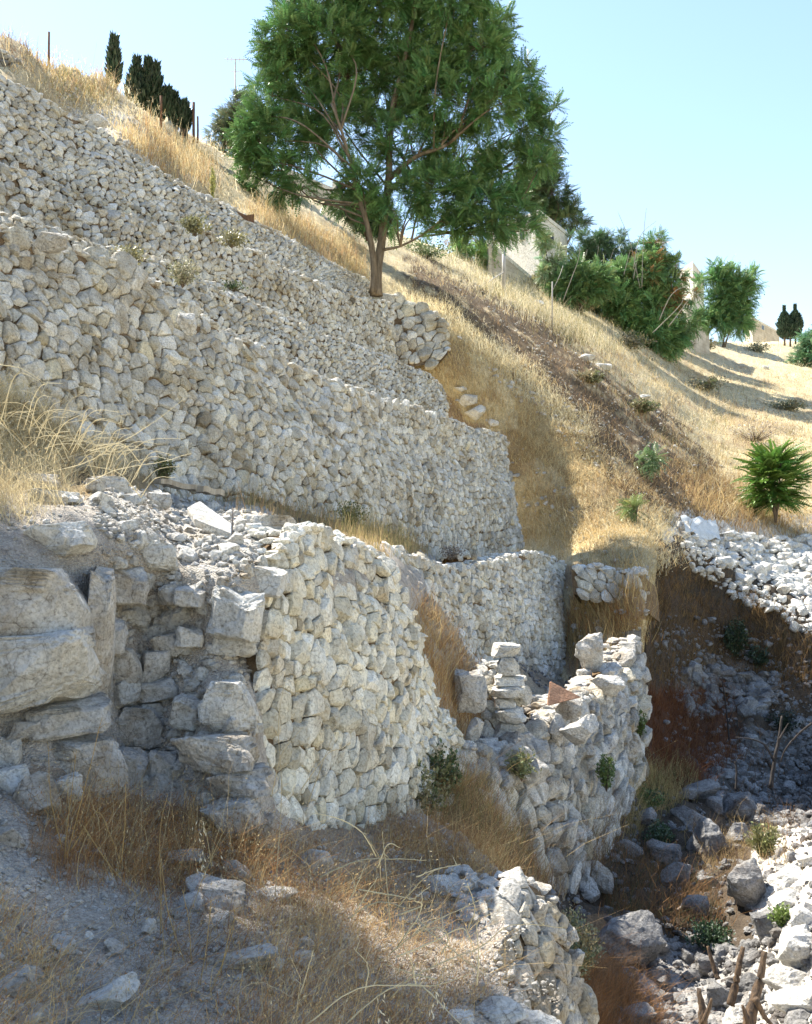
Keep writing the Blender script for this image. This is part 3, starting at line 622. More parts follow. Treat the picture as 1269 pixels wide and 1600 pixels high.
slab('stone_slab', 'smooth white rectangular slab tilted on the rubble of the near wall', 'slab', [(292,792,8.75),(312,782,9.05),(362,818,8.95),(362,834,8.6),(305,812,8.5)], .07, M_white, (1.1,1.1,1.1))
slab('stone_slab', 'thin pointed white flagstone lying on rubble above the corner block', 'slab', [(312,893,8.1),(335,884,8.3),(362,884,8.3),(350,898,8.1),(325,905,8.0)], .04, M_white, (1.05,1.03,.98))
M_terra = stone_mat('reddish_stone', (.30,.17,.11), (.40,.24,.16), (.22,.13,.09), 1.5, .5)
slab('stone_slab', 'reddish brown triangular slab leaning on boulders under the curved wall', 'slab', [(856,1103,14.3),(860,1064,14.6),(909,1090,14.5)], .10, M_terra, dir=(0, 1, -.1))
# wooden planks
def plank(label, a, b, wd, th):
    p, q = at(*a), at(*b); d = nrm(q - p); s = nrm(np.cross(d, [0, 0, 1])); acc = Acc(); n = 10
    for i in range(n):
        t0, t1 = i / n, (i + 1) / n
    P = np.array([p + (q - p) * i / n for i in range(n + 1)]); u = nrm(np.cross(s, d)); V = []
    for i, c in enumerate(P):
        for x, y in ((-1, -1), (1, -1), (1, 1), (-1, 1)): V.append(c + s * x * wd / 2 * (1 + rng.normal(0, .03)) + u * (y * th / 2 + .01 * math.sin(i)))
    V = np.array(V); Q = [[i * 4 + j, i * 4 + (j + 1) % 4, i * 4 + 4 + (j + 1) % 4, i * 4 + 4 + j] for i in range(n) for j in range(4)] + [[0, 1, 2, 3], [n * 4 + 3, n * 4 + 2, n * 4 + 1, n * 4]]
    acc.add(V, Q=Q); return obj('plank', acc.build('plank', M_plank, False), None, label, 'plank', 'weathered planks on the terrace')
M_plank = bark_mat('weathered_wood', (.25,.21,.16), (.46,.41,.33), 14)
plank('longer weathered grey plank lying at the foot of the tallest wall', (246,752,11.3), (318,766,11.8), .16, .06)
plank('short end of a second plank beyond the longer plank', (312,764,11.6), (345,771,11.9), .13, .07)
# thin iron rod standing in the rubble
acc = Acc(); tube(acc, A([(362,868,8.6),(363,830,8.6),(364,792,8.6)]), .006, 6, C=(.12,.10,.09)); M_iron = leaf_mat('iron', 0, .7, .3)
obj('iron_rod', acc.build('iron_rod', M_iron), None, 'thin dark iron rod stuck upright in the rubble of the near wall', 'rod')
# pillar of stacked stones
pil = empty('stone_pillar', 'narrow leaning pillar of stacked flat stones in front of the curved wall', 'pillar', tuple(at(795,1180,14.2)))
y = 1176
for i, (w, h, x) in enumerate([(40,24,806),(44,26,800),(48,24,803),(30,16,795),(52,22,800),(40,18,802),(38,30,800),(44,22,797),(40,20,800),(42,26,792),(40,20,796)][:8]):
    P = at(x - 6, y - h / 2, 14.2 + .08 * (i % 2)); m = P[1] / F; V, T = rockgeo(12 + i % 6, 4)
    V = V * np.array([w * m * rng.uniform(.9, 1.15), w * m * .9, h * m * 1.0]) * .50 * rng.uniform(.92, 1.08) + P - np.array(pil.location); y -= h * .93
    obj('stone', mesh('stone', V, T, M_white, np.array([1, 1, 1]) * rng.uniform(.8, 1.05), False), pil)
for px, py, w, h, Y, lab, v in [
 (922,1022,52,52,19.6,'big round cracked boulder perched on the lowest wall behind the grass',0),
 (991,1012,19,26,20.6,'small squared stone standing alone on the corner of the lowest wall',3),
 (728,1090,42,66,13.6,'tall smooth pale slab standing in brown grass behind the near wall',5),
 (743,1142,26,38,13.3,'small brownish upright stone under the tall smooth slab',7),
 (893,1110,40,34,14.9,'mottled boulder below the reddish triangular slab',6),
 (945,1070,46,26,17.6,'flat pale block near the corner of the lowest wall',8),
 (904,1146,46,44,14.2,'rounded grey boulder at the top edge of the lowest wall',4),
 (870,1140,30,36,14.4,'smaller boulder left of the rounded grey one on the wall edge',2),
 (800,1200,70,50,13.2,'wide smooth boulder supporting the stone pillar',9),
 (948,1078,40,22,18,'low block beside the flat pale block on the lowest wall',10),
 (835,1205,44,40,13.2,'grey rounded boulder right of the pillar foot',11)]:
    prock(Y, px, py, w, h, lab, 'rock', 4, v=v, sink=.1, rot=(rng.normal(0,.1), rng.normal(0,.1), rng.normal(0,.2)))
# boulders of the gully
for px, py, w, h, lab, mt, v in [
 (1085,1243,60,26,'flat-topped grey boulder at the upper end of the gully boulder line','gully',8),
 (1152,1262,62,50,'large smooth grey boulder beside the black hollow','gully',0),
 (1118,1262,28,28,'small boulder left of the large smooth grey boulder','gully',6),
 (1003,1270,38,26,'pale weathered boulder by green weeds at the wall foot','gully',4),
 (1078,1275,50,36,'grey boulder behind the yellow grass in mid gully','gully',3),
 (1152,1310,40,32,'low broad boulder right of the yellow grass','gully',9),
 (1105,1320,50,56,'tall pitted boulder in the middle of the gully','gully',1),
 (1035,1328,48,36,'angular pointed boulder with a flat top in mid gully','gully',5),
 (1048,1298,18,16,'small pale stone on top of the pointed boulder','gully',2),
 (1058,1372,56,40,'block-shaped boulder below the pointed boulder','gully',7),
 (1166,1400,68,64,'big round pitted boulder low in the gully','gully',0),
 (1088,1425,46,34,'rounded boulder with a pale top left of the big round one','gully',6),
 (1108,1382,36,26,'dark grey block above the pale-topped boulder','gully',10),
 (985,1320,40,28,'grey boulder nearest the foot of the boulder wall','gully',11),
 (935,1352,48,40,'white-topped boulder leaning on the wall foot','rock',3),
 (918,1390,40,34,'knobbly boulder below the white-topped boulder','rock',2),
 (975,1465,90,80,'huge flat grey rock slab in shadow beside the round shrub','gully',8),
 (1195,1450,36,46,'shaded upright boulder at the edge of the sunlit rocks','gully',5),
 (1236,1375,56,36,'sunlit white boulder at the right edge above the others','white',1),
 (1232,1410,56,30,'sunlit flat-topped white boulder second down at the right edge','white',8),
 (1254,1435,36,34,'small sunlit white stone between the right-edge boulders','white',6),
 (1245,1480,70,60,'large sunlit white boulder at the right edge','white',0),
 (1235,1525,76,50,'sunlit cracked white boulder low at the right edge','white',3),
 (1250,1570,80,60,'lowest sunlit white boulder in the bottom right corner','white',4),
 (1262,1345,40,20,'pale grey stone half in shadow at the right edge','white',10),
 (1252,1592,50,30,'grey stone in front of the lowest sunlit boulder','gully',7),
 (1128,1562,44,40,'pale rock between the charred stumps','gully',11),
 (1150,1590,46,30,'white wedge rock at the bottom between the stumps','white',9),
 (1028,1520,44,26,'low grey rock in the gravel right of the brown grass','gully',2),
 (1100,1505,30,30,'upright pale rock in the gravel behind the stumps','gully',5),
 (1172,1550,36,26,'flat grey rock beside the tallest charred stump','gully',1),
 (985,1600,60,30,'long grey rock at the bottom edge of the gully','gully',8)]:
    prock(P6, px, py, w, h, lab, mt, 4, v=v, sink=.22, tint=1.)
# foreground rocks on the bank
for px, py, w, h, lab, mt, v in [
 (275,1335,62,26,'long pale rock ridge in the foreground grass','rock',8),
 (335,1385,90,46,'grey wedge-shaped rock with a dark hollow in the foreground grass','rock',5),
 (300,1400,60,30,'narrow slanting rock left of the wedge-shaped rock','rock',1),
 (370,1356,46,30,'square grey rock below the foot of the near wall','rock',3),
 (430,1390,70,26,'low rock ridge right of the wedge-shaped rock','rock',11),
 (370,1495,90,30,'crumbling grey outcrop low in the foreground','rock',8),
 (428,1508,34,20,'smooth grey stone right of the crumbling outcrop','rock',6),
 (232,1450,24,26,'small white pitted stone in the path gravel','white',9),
 (168,1540,72,50,'pale jagged rock near the bottom left','white',4),
 (28,1525,70,46,'low grey boulder in the bottom left corner','rock',0),
 (52,1586,30,18,'small pale stone below the low grey boulder','white',7),
 (138,1458,18,14,'tiny pale stone on the bare path','white',2),
 (60,1235,84,60,'rough grey outcrop at the left above the path','rock',2),
 (15,1300,36,40,'bluish stone at the left edge of the path','rock',10),
 (490,1340,60,30,'grey stone at the foot of the near wall behind dry twigs','rock',9),
 (700,1385,90,40,'flat grey slab on top of the foreground bank','rock',8),
 (610,1540,40,20,'small stone under the arching straw stems','rock',3),
 (780,1572,90,34,'sunlit white rock at the bottom beside the wall stub','white',1),
 (845,1592,70,26,'sunlit pale block at the bottom of the wall stub','white',3),
 (720,1585,46,22,'sunlit pale stone beneath the straw stems at the bottom','white',6),
 (815,1385,36,34,'pale stone crowning the wall stub','rock',5),
 (842,1418,30,40,'grey stone on the right shoulder of the wall stub','rock',7)]:
    prock(P1, px, py, w, h, lab, mt, 4, v=v, sink=.35)
# counted scatters
G1 = [(135,760),(250,775),(380,800),(440,840),(400,900),(330,880),(230,870),(150,830)]
scatter_rocks(P1, G1, 70, 12, 34, 'bright angular stone in the sunlit rubble on top of the near wall', 'stones in the sunlit rubble on the near wall', 'white', 3, sink=.2)
scatter_rocks(P1, [(175,880),(390,890),(400,1120),(400,1260),(200,1240)], 60, 20, 54, 'pale stone among the collapsed stonework of the near wall', 'stones in the collapsed pit', 'white', 4, sink=.42, tint=.9, flat=(.6, 1.), blocky=.6)
scatter_rocks(P6, [(1080,1180),(1269,1150),(1280,1320),(1190,1320),(1130,1260)], 34, 12, 24, 'pale stone in the shadowed rubble on the gully floor', 'stones on the shadowed gully floor', 'gully', 3, sink=.2, tint=1.1)
scatter_rocks(P6, [(1000,1480),(1180,1480),(1190,1610),(1000,1610)], 26, 14, 34, 'grey stone in the gravel at the bottom of the gully', 'stones at the bottom of the gully', 'gully', 3, sink=.2)
scatter_rocks(P5, [(1075,850),(1290,850),(1290,985),(1180,930)], 30, 14, 28, 'white stone in the sunlit rubble bank beyond the gully', 'stones in the sunlit rubble bank', 'white', 2, sink=.2)
scatter_rocks(P3, [(880,1050),(960,1040),(990,1030),(960,1070),(890,1110),(840,1150)], 14, 10, 24, 'small grey stone along the top of the lowest wall', 'small stones along the lowest wall top', 'rock', 3)
for q, lb in zip([(735,620,30,18),(742,640,26,24),(770,655,18,12),(720,600,16,10),(752,668,24,12)], ['flat pale stone in the grass above the end of the tallest wall','round pale stone just under the flat pale stone by the tallest wall end','small stone right of the stones by the tallest wall end','small stone uphill of the flat pale stone near the niche wall','flat stone nearest the top corner of the tallest wall']):
    prock(P5, *q, lb, 'white', 3, 'rock', 'rock', 'stones beside the tallest wall end')
for q, lb in zip([(915,560,30,14),(940,572,24,12),(1005,620,26,9),(842,470,20,8),(1215,560,9,8),(1195,573,10,9)], ['largest pale rock on the dry slope at the edge of the debris band','smaller pale rock right of the largest one by the debris band','flat pale rock alone in the dry grass below the ridge shrubs','small pale rock near the leaning pale post','tiny round stone on the far slope near the blue-green shrub','tiny round stone uphill-left of the other one on the far slope']):
    prock(P5, *q, lb, 'white', 3, 'rock', 'rock', 'rocks on the far slope')
prock(P5, 158, 203, 34, 26, 'white boulder on the crest of the uppermost wall', 'white', 3, dY=-.5)
prock(10.5, 186, 404, 24, 36, 'upright pale boulder standing on the crest of the tallest wall', 'white', 4, sink=.2, dY=3.1)
prock(11.9, 85, 378, 50, 30, 'broad grey boulder on the left crest of the tallest wall', 'rock', 4, sink=.2)
scatter_rocks(P1, [(-40,1290),(420,1330),(740,1400),(740,1620),(-40,1620)], 44, 14, 44, 'grey stone lying loose on the foreground bank', 'loose stones on the foreground bank', 'rock', 4, sink=.4, flat=(.35, .7))
# uncounted rubble
rubble('rubble', 'loose rubble and gravel over the bank and the top of the near wall', [
  (P1, G1, 1500, 3, 18, 2), (P1, [(150,850),(400,900),(400,1260),(170,1200)], 1500, 3, 22, 2), (P1, [(0,740),(150,760),(150,1230),(0,1230)], 500, 3, 14, 2),
  (P1, [(-100,1180),(420,1300),(640,1330),(840,1400),(770,1620),(-100,1620)], 6500, 2, 15, 1), (P1, [(600,1270),(700,1290),(800,1370),(740,1400),(600,1350)], 400, 3, 16, 2), (P1, [(640,1480),(880,1540),(880,1620),(640,1620)], 500, 3, 16, 2)], M_rock)
rubble('rubble', 'white rubble spread over the sunlit bank beyond the gully', [
  (P6, [(1060,850),(1160,880),(1300,950),(1300,1010),(1180,950),(1080,890)], 500, 6, 22, 2), (P5, [(1060,825),(1130,840),(1300,845),(1300,960),(1160,890),(1080,855)], 1100, 7, 26, 2)], M_white)
rubble('rubble', 'scattered stones over the shadowed gully and its rocky sides', [
  (P6, [(1090,1170),(1269,1120),(1300,1330),(1170,1320),(1110,1230)], 1300, 6, 20, 2), (P6, [(1060,1050),(1215,1050),(1215,1125),(1070,1120)], 260, 8, 34, 3), (P6, [(1015,960),(1100,960),(1269,1060),(1269,1120),(1040,1160)], 420, 4, 16, 2), (P6, [(940,1240),(1240,1230),(1240,1480),(940,1480)], 900, 4, 18, 2),
  (P6, [(980,1470),(1200,1470),(1230,1620),(960,1620)], 1100, 4, 20, 2), (P6, [(1190,1340),(1300,1320),(1300,1620),(1200,1620)], 350, 6, 26, 2),
  (P6, [(1040,960),(1269,1000),(1269,1120),(1040,1100)], 420, 3, 14, 2), (P3, [(740,1050),(1000,1000),(960,1080),(740,1200)], 500, 4, 14, 2), (P6, [(860,1250),(940,1250),(920,1500),(860,1460)], 200, 6, 22, 2)], M_gully)
rubble('rubble', 'small stones strewn over the dry hillside and the brown debris band', [
  (P5, [(100,120),(230,180),(280,270),(180,240),(90,160)], 700, 3, 9, 1), (P5, debris, 1500, 2, 8, 1), (P5, [(690,600),(800,680),(1000,880),(900,860),(700,700)], 120, 3, 14, 2),
  (P5, [(640,470),(760,560),(900,640),(960,760),(820,640)], 160, 3, 12, 2), (P5, [(880,880),(1010,880),(1010,1020),(900,1020)], 90, 4, 18, 2), (P5, [(900,540),(1269,600),(1269,800),(1050,700)], 130, 2, 7, 1)], M_rock)
# ---------------------------------------------------------------- foliage
def leafT(npair=8, ll=.24, lw=.075):                 # a pinnate leaf of unit length: leaflets in pairs along a drooping rib
    V = []; Q = []
    z = lambda x: .18 * x - .42 * x * x
    for k in range(npair):
        x = .16 + .8 * k / npair; f = 1 - .35 * abs(k / npair - .4)
        for s in (-1, 1):
            L = ll * f; b = np.array([x, 0, z(x)]); t = b + np.array([L * .35, s * L * .9, -L * .32]); m = (b + t) / 2; p = np.array([lw * f, -s * lw * .3, .01])
            n = len(V); V += [b, m - p * .55 + [0, 0, .015], t, m + p * .55 + [0, 0, .015]]; Q.append([n, n + 1, n + 2, n + 3])
    n = len(V); b = np.array([.93, 0, z(.93)]); V += [b, b + [.1, -.04, -.05], b + [.2, 0, -.12], b + [.1, .04, -.05]]; Q.append([n, n + 1, n + 2, n + 3])
    n = len(V); w = .008; V += [[0, -w, 0], [0, w, 0], [.95, w * .5, z(.95)], [.95, -w * .5, z(.95)]]; Q.append([n, n + 1, n + 2, n + 3])
    return np.array(V), np.array(Q)
LT = leafT()
def inst(acc, tpl, P, D, L, C, up=(0, 0, 1), roll=.4):
    V, Q = tpl; n = len(P)
    if n == 0: return
    D = nrm(D); U = np.array(up) + rng.normal(0, roll, (n, 3)); S = nrm(np.cross(U, D)); U = np.cross(D, S)
    X = P[:, None] + L[:, None, None] * (V[None, :, 0:1] * D[:, None] + V[None, :, 1:2] * S[:, None] + V[None, :, 2:3] * U[:, None])
    acc.add(X.reshape(-1, 3), Q=(Q[None] + (np.arange(n) * len(V))[:, None, None]).reshape(-1, 4), C=np.repeat(C[:, None], len(V), 1).reshape(-1, 3))
def ball(n, shell=.5):
    d = nrm(rng.normal(0, 1, (n, 3))); return d * (rng.uniform(shell, 1, n) ** .6)[:, None]
def colv(n, base, s=.18, warm=.0):
    c = np.array(base) * np.clip(rng.normal(1, s, (n, 1)), .5, 1.7); c[:, 0] *= np.clip(rng.normal(1, .15, n), .6, 1.5); return c
QT = (np.array([[0, 0, 0], [.5, -.22, .05], [1, 0, 0], [.5, .22, .05]]), np.array([[0, 1, 2, 3]]))
def crown(blobs, ncl, leaves, L, base, tpl=LT, depth=.9, origin=None, shell=.35, spread=.35, down=0.1, cc=None):
    """blobs: (x, y, z, r) in metres"""
    acc = Acc(); B = np.array(blobs); w = B[:, 3] ** 2; k = rng.choice(len(B), ncl, p=w / w.sum())
    off = ball(ncl, shell); c = B[k, :3] + off * B[k, 3:4] * np.array([1, depth, 1]); cen = B[:, :3].mean(0) if origin is None else origin
    out = nrm(off + nrm(c - cen) * .6); ct = rng.normal(1, .16, ncl)
    i = np.repeat(np.arange(ncl), leaves); n = len(i)
    D = nrm(out[i] * .7 + rng.normal(0, .75, (n, 3)) + [0, 0, -down]); P = c[i] + rng.normal(0, spread * .35, (n, 3)) * L
    C = colv(n, base, .12) * ct[i][:, None]
    if cc is not None: m = rng.random(ncl)[i] < cc[1]; C[m] = colv(m.sum(), cc[0])
    inst(acc, tpl, P, D, L * rng.uniform(.7, 1.15, n), C)
    return acc, c, k
def px_blobs(bl, Y, dj=.5):
    out = []
    for x, y, r, *d in bl:
        m = Y / F; dy = (d[0] if d else rng.uniform(-dj, dj)) * r * m * 1.2; P = at(x, y, Y + dy); out.append((*P, r * m))
    return out
def make_tree(name, label, cat, base, Y, blobs, ncl, leaves, L, col, trunk=None, tr=.12, group=None, tpl=LT, depth=.9, dj=.5, cc=None, twigs=.5, shell=.35, bark=None, stems=3):
    bp = at(base[0], base[1], Y); root = empty(name, label, cat, tuple(bp), group); B = px_blobs(blobs, Y, dj)
    acc, c, k = crown(B, ncl, leaves, L, col, tpl, depth, bp + np.array([0, 0, .3]), shell, cc=cc)
    Bn = np.array(B)[:, :3]; ta = Acc()
    if trunk is None:
        trunk = []
        for _ in range(stems):
            t = Bn[rng.integers(0, len(Bn))]; trunk.append(([bp + rng.normal(0, tr, 3) * [1, 1, 0] - [0, 0, .3], bp * .55 + t * .45 + rng.normal(0, tr * 2, 3), t], tr, tr * .3))
    for pts, r0, r1 in trunk:
        P = spl(pts, 24); tube(ta, P + fbm(P * 1.5, 3, 2)[:, None] * .05 * np.linspace(0, 1, 24)[:, None], np.linspace(r0, r1, 24) * (1 + .25 * np.exp(-np.arange(24) / 1.5)), 10, jit=.03)
    tp = np.concatenate([spl(p, 24)[8:] for p, _, _ in trunk])
    for b in Bn:                                     # limbs to every bough
        j = np.argmin(np.linalg.norm(tp - (b * .6 + bp * .4), axis=1)); P = spl([tp[j], (tp[j] + b) / 2 + rng.normal(0, .1, 3) * np.linalg.norm(b - tp[j]), b], 10)
        tube(ta, P, np.linspace(tr * .26, tr * .09, 10), 6)
    for q in range(len(c)):
        if rng.random() < twigs:
            b = Bn[k[q]]; P = spl([b, (b + c[q]) / 2 + rng.normal(0, .06, 3), c[q]], 5); tube(ta, P, np.linspace(tr * .12, tr * .04, 5), 4)
    o = np.array(bp); 
    for a in (acc, ta): a.V = [v - o for v in a.V]
    obj('trunk', ta.build('trunk', bark or M_bark), root); obj('crown', acc.build('crown', M_leaf, False), root)
    return root
TREEG = (.12, .23, .075); GREEN = (.085, .155, .045); DKGREEN = (.035, .07, .028); LTGREEN = (.15, .24, .055)
# the big tree at the end of the second wall
tb = [(450,60,55),(425,150,55),(415,215,48),(470,120,70),(520,60,80),(600,40,90),(600,130,90),(530,190,80),(680,60,85),(750,70,60),(775,50,42),(700,150,90),(640,220,80),
 (775,150,65),(818,185,45),(720,250,80),(785,265,62),(800,335,48),(740,320,66),(690,300,60),(610,-40,110),(710,-20,80),(510,-20,80),(398,245,30),(475,290,26),(560,285,42),(650,330,32),
 (835,215,30),(480,215,60),(610,345,22),(430,100,40),(545,120,70),(660,110,70),(810,130,40),(825,360,22),(395,275,26),(430,300,20),(385,220,36),(440,265,40),(410,180,40),(845,185,22),(860,215,14),(770,350,36),(730,350,26),(820,150,36),(790,70,26),(455,20,40),(620,335,32),(575,318,30),(535,305,34),(650,300,44),(690,345,36),(850,250,26),(865,170,20)]
T0 = at(590, 455, 32.5); tp_ = lambda x, y, d=0: at(x, y, 32.5 + d)
make_tree('tree', 'big leafy green tree with forked trunk standing at the end of the second wall', 'tree', (590, 457), 32.5, [(x, y, r * .72) for x, y, r in tb], 1950, 11, .54, TREEG,
  trunk=[([tp_(588,462), tp_(590,420), tp_(597,370,.1), tp_(607,280,.2), tp_(612,180,.1), tp_(640,60), tp_(655,-30)], .19, .05),
         ([tp_(584,458,-.1), tp_(584,410,-.2), tp_(576,360,-.4), tp_(562,310,-.6), tp_(548,255,-.8), tp_(520,160,-1)], .13, .04),
         ([tp_(600,390), tp_(625,385,.2), tp_(650,372,.5), tp_(668,362,.7)], .05, .02),
         ([tp_(607,280,.2), tp_(650,245,-.3), tp_(700,225,-.5), tp_(760,170,-.6)], .09, .03), ([tp_(606,300,.2), tp_(660,262,.6), tp_(740,300,1.5)], .08, .03)],
  tr=.16, dj=.9, twigs=.3, shell=.5, bark=bark_mat('tree_bark', (.08,.06,.04), (.25,.20,.14), 6))
make_tree('tree', 'dark spreading tree mostly hidden behind the right of the big tree', 'tree', (858, 440), 76, [(845,260,30),(862,300,32),(890,338,20),(830,300,30),(905,343,12),(850,330,20)], 330, 10, .8, (.07, .12, .05), tr=.15, dj=.5)
make_tree('tree', 'hazy grey-green tree on the ridge left of the big tree', 'tree', (365, 255), 46, [(365,190,26),(350,215,24),(380,165,20),(385,215,28),(360,235,24)], 260, 9, .45, (.13,.16,.09), tr=.1)
SH = [ # label, base, Y, blobs, ncl, leaves, L, col, cc
 ('dense dark green bush with upright bare reddish stems on the ridge', (935,425), 66, [(910,395,22),(935,385,24),(965,395,22),(985,405,18)], 300, 9, .5, DKGREEN, None),
 ('dark rounded bush at the left end of the ridge shrubs', (905,475), 57, [(895,440,22),(915,450,24),(885,455,16),(930,440,20)], 220, 8, .7, GREEN, None),
 ('feathery green bush in the middle of the ridge shrubs', (950,500), 53, [(940,460,30),(965,450,30),(945,485,22),(975,475,28),(990,440,26)], 320, 8, .75, (.09,.17,.05), None),
 ('light green feathery bush in front of the ridge shrubs', (1015,545), 48, [(1000,495,30),(1030,500,32),(1015,525,26),(1045,525,24),(985,510,22)], 340, 8, .75, (.10,.19,.06), None),
 ('tall bush with orange seed clusters on the ridge', (1030,480), 60, [(1022,385,13),(1020,410,22),(1035,430,26),(1010,430,24),(1046,420,13),(1048,445,16),(1042,470,20)], 300, 8, .6, GREEN, ((.34,.20,.08), .10)),
 ('bushy small tree with pale stems between the two far houses', (1130,535), 62, [(1124,440,18),(1142,450,24),(1128,475,24),(1155,470,22),(1120,500,18),(1145,500,26),(1165,450,12),(1130,425,12)], 380, 8, .65, (.085,.17,.05), None),
 ('blue-green shrub cut by the right edge of the picture', (1280,575), 55, [(1268,535,18),(1275,555,24),(1262,560,14),(1295,530,30)], 170, 8, .7, (.07,.15,.07), None),
 ('thin pale green sapling left of the ridge shrubs', (868,470), 52, [(865,400,16),(858,425,18),(875,440,16),(850,380,10)], 90, 6, .5, (.17,.21,.10), None),
 ('dark bush under the left side of the big tree', (575,365), 40, [(560,335,18),(580,340,20),(600,345,16)], 140, 8, .5, DKGREEN, None),
 ('low bright green plant beside the ruined wall behind the big tree', (745,415), 52, [(735,400,10),(755,398,12),(720,385,10)], 60, 6, .6, LTGREEN, None),
 ('low green shrub on the debris slope at the gully rim', (1005,745), 31.6, [(1000,722,6),(1020,716,5)], 9, 4, .5, (.09,.13,.05), None),
 ('small sparse green shrub in the dry grass above the gully', (992,815), 28.4, [(990,795,6)], 8, 4, .4, (.14,.17,.05), None),
]
for lab, b, Y, bl, ncl, lv, L, c, cc in SH:
    Yg = P5([b[0]], [b[1]])[0][1]
    if b[1] > np.interp(b[0], [p[0] for p in SKYL], [p[1] for p in SKYL]) + 4 and b[0] > 700: Y = Yg
    bl = [q for x, y, r in bl for q in [(x, y, r * .85)] + [(x + rng.normal(0, r * .7), y + rng.normal(-r * .1, r * .45), r * rng.uniform(.35, .6)) for _ in range(5)]]
    make_tree('shrub', lab, 'shrub', b, Y, bl, int(ncl * .7), 12, L * 1.15, tuple(np.array(c) * 1.3 + np.array([.06, .085, .05])), tr=.05, cc=cc, twigs=.25, shell=.75)
# fern-like shrub standing alone on the right
root = empty('shrub', 'bright green fern-like shrub standing alone on the dry slope at the right', 'shrub', tuple(at(1212,808,35))); acc = Acc(); st = Acc(); n = 230
o0 = at(1212, 808, 35); m = 35 / F; n = 460; hh = rng.uniform(.5, 2.1, n) ; a = rng.uniform(0, 6.28, n); rr = .25 * (1 - hh / 4)
P = o0 + np.stack([np.cos(a) * rr + rng.normal(0, .25, n), np.sin(a) * rr * .8, hh], -1); D = np.stack([np.cos(a), np.sin(a), -.2 + 1.3 * (hh / 2.1) ** 2 + rng.normal(0, .3, n)], -1)
c = colv(n, (.12, .22, .04)); c *= (.75 + .35 * hh / 2.6)[:, None] ** 0
inst(acc, leafT(11, .2, .075), P, D, rng.uniform(.6, 1.05, n), c, roll=.25)
for _ in range(6): tube(st, spl([o0 - [0, 0, .2], o0 + np.array([*rng.normal(0, .15, 2), 1.2]), o0 + np.array([*rng.normal(0, .35, 2), 2.5])], 8), np.linspace(.04, .015, 8), 5)
for q in (acc, st): q.V = [v - o0 for v in q.V]
obj('stem', st.build('stem', M_bark), root); obj('crown', acc.build('crown', M_leaf, False), root)
# cypresses
CT = (np.array([[0, -.09, 0], [0, .09, 0], [.6, .07, .05], [1, 0, .1], [.6, -.07, .05]]), None)
def cypress(label, base, Y, spires, group=None, col=(.03, .055, .03)):
    bp = at(*base, Y); root = empty('cypress', label, 'cypress', tuple(bp), group); acc = Acc(); ta = Acc(); m = Y / F
    for x, yt, yb, w in spires:
        h = (yb - yt) * m; b = at(x, yb, Y); n = int(900 * h * max(w * m, .25) / 1.2) + 300; t = rng.random(n) ** .85; a = rng.uniform(0, 6.28, n)
        r = w * m / 2 * (np.sin(np.clip(t * 1.1 + .12, 0, 1) * math.pi) ** .6) * (1 + .3 * vn(np.stack([a * 2, t * 7, t * 0 + x], -1), 3)) * (1 - .25 * t) * rng.uniform(.55, 1, n)
        P = b + np.stack([np.cos(a) * r, np.sin(a) * r, t * h], -1); D = np.stack([np.cos(a) * .6, np.sin(a) * .6, 1 + 0 * a], -1)
        inst(acc, (np.array([[0, -.12, 0], [.5, -.15, .03], [1, 0, 0], [.5, .15, .03]]), np.array([[0, 1, 2, 3]])), P, D, rng.uniform(.18, .42, n), colv(n, col, .25), roll=.8)
        tube(ta, np.array([b - [0, 0, .8], b + [0, 0, h * .5], b + [0, 0, h * .95]]), [.12, .07, .01], 6)
    for q in (acc, ta): q.V = [v - bp for v in q.V]
    obj('trunk', ta.build('trunk', M_bark), root); obj('crown', acc.build('crown', M_leaf, False), root)
cypress('slim single-tipped cypress high on the ridge at the left', (177,140), 34, [(178,60,140,17)])
cypress('broad dark cypress clump with several tips stepping down the ridge', (245,190), 36, [(213,93,178,26),(231,97,184,24),(243,104,188,22),(226,120,182,40),(262,143,195,26),(272,150,200,20),(285,162,205,22),(290,168,200,12),(252,150,192,40)])
cypress('pair of fused dark cypresses on the far right ridge', (1235,530), 100, [(1226,480,528,22),(1243,478,526,22),(1235,495,530,34)], col=(.04,.075,.045))

# ---------------------------------------------------------------- buildings on the ridge
def masonry(name, c1, c2, mortar, scale):
    m, nd, lk, b = mk(name); tc = nd.new('ShaderNodeTexCoord')
    br = nd.new('ShaderNodeTexBrick'); br.inputs['Scale'].default_value = scale; br.inputs['Color1'].default_value = (*c1, 1); br.inputs['Color2'].default_value = (*c2, 1)
    br.inputs['Mortar'].default_value = (*mortar, 1); br.inputs['Mortar Size'].default_value = .012; br.inputs['Brick Width'].default_value = .6; br.inputs['Row Height'].default_value = .3
    mp = nd.new('ShaderNodeMapping'); mp.inputs['Rotation'].default_value = (math.pi / 2, 0, 0); lk.new(tc.outputs['Object'], mp.inputs[0]); lk.new(mp.outputs[0], br.inputs[0])
    n = node(nd, 'ShaderNodeTexNoise', Scale=1.2, Detail=6); lk.new(tc.outputs['Object'], n.inputs['Vector'])
    r = ramp(nd, lk, n.outputs[0], [(.3, (.75, .72, .68)), (.7, (1.1, 1.1, 1.1))]); lk.new(mult(nd, lk, br.outputs[0], r.outputs[0]), b.inputs['Base Color']); return m
M_mas = masonry('masonry', (.52,.48,.40), (.44,.40,.33), (.34,.31,.26), 1.1)
M_plain = stone_mat('rendered_wall', (.60,.58,.52), (.68,.66,.60), (.45,.41,.34), .3, .1, (.55,.8))
M_darkw = leaf_mat('window_glass', 0, .3, .5)
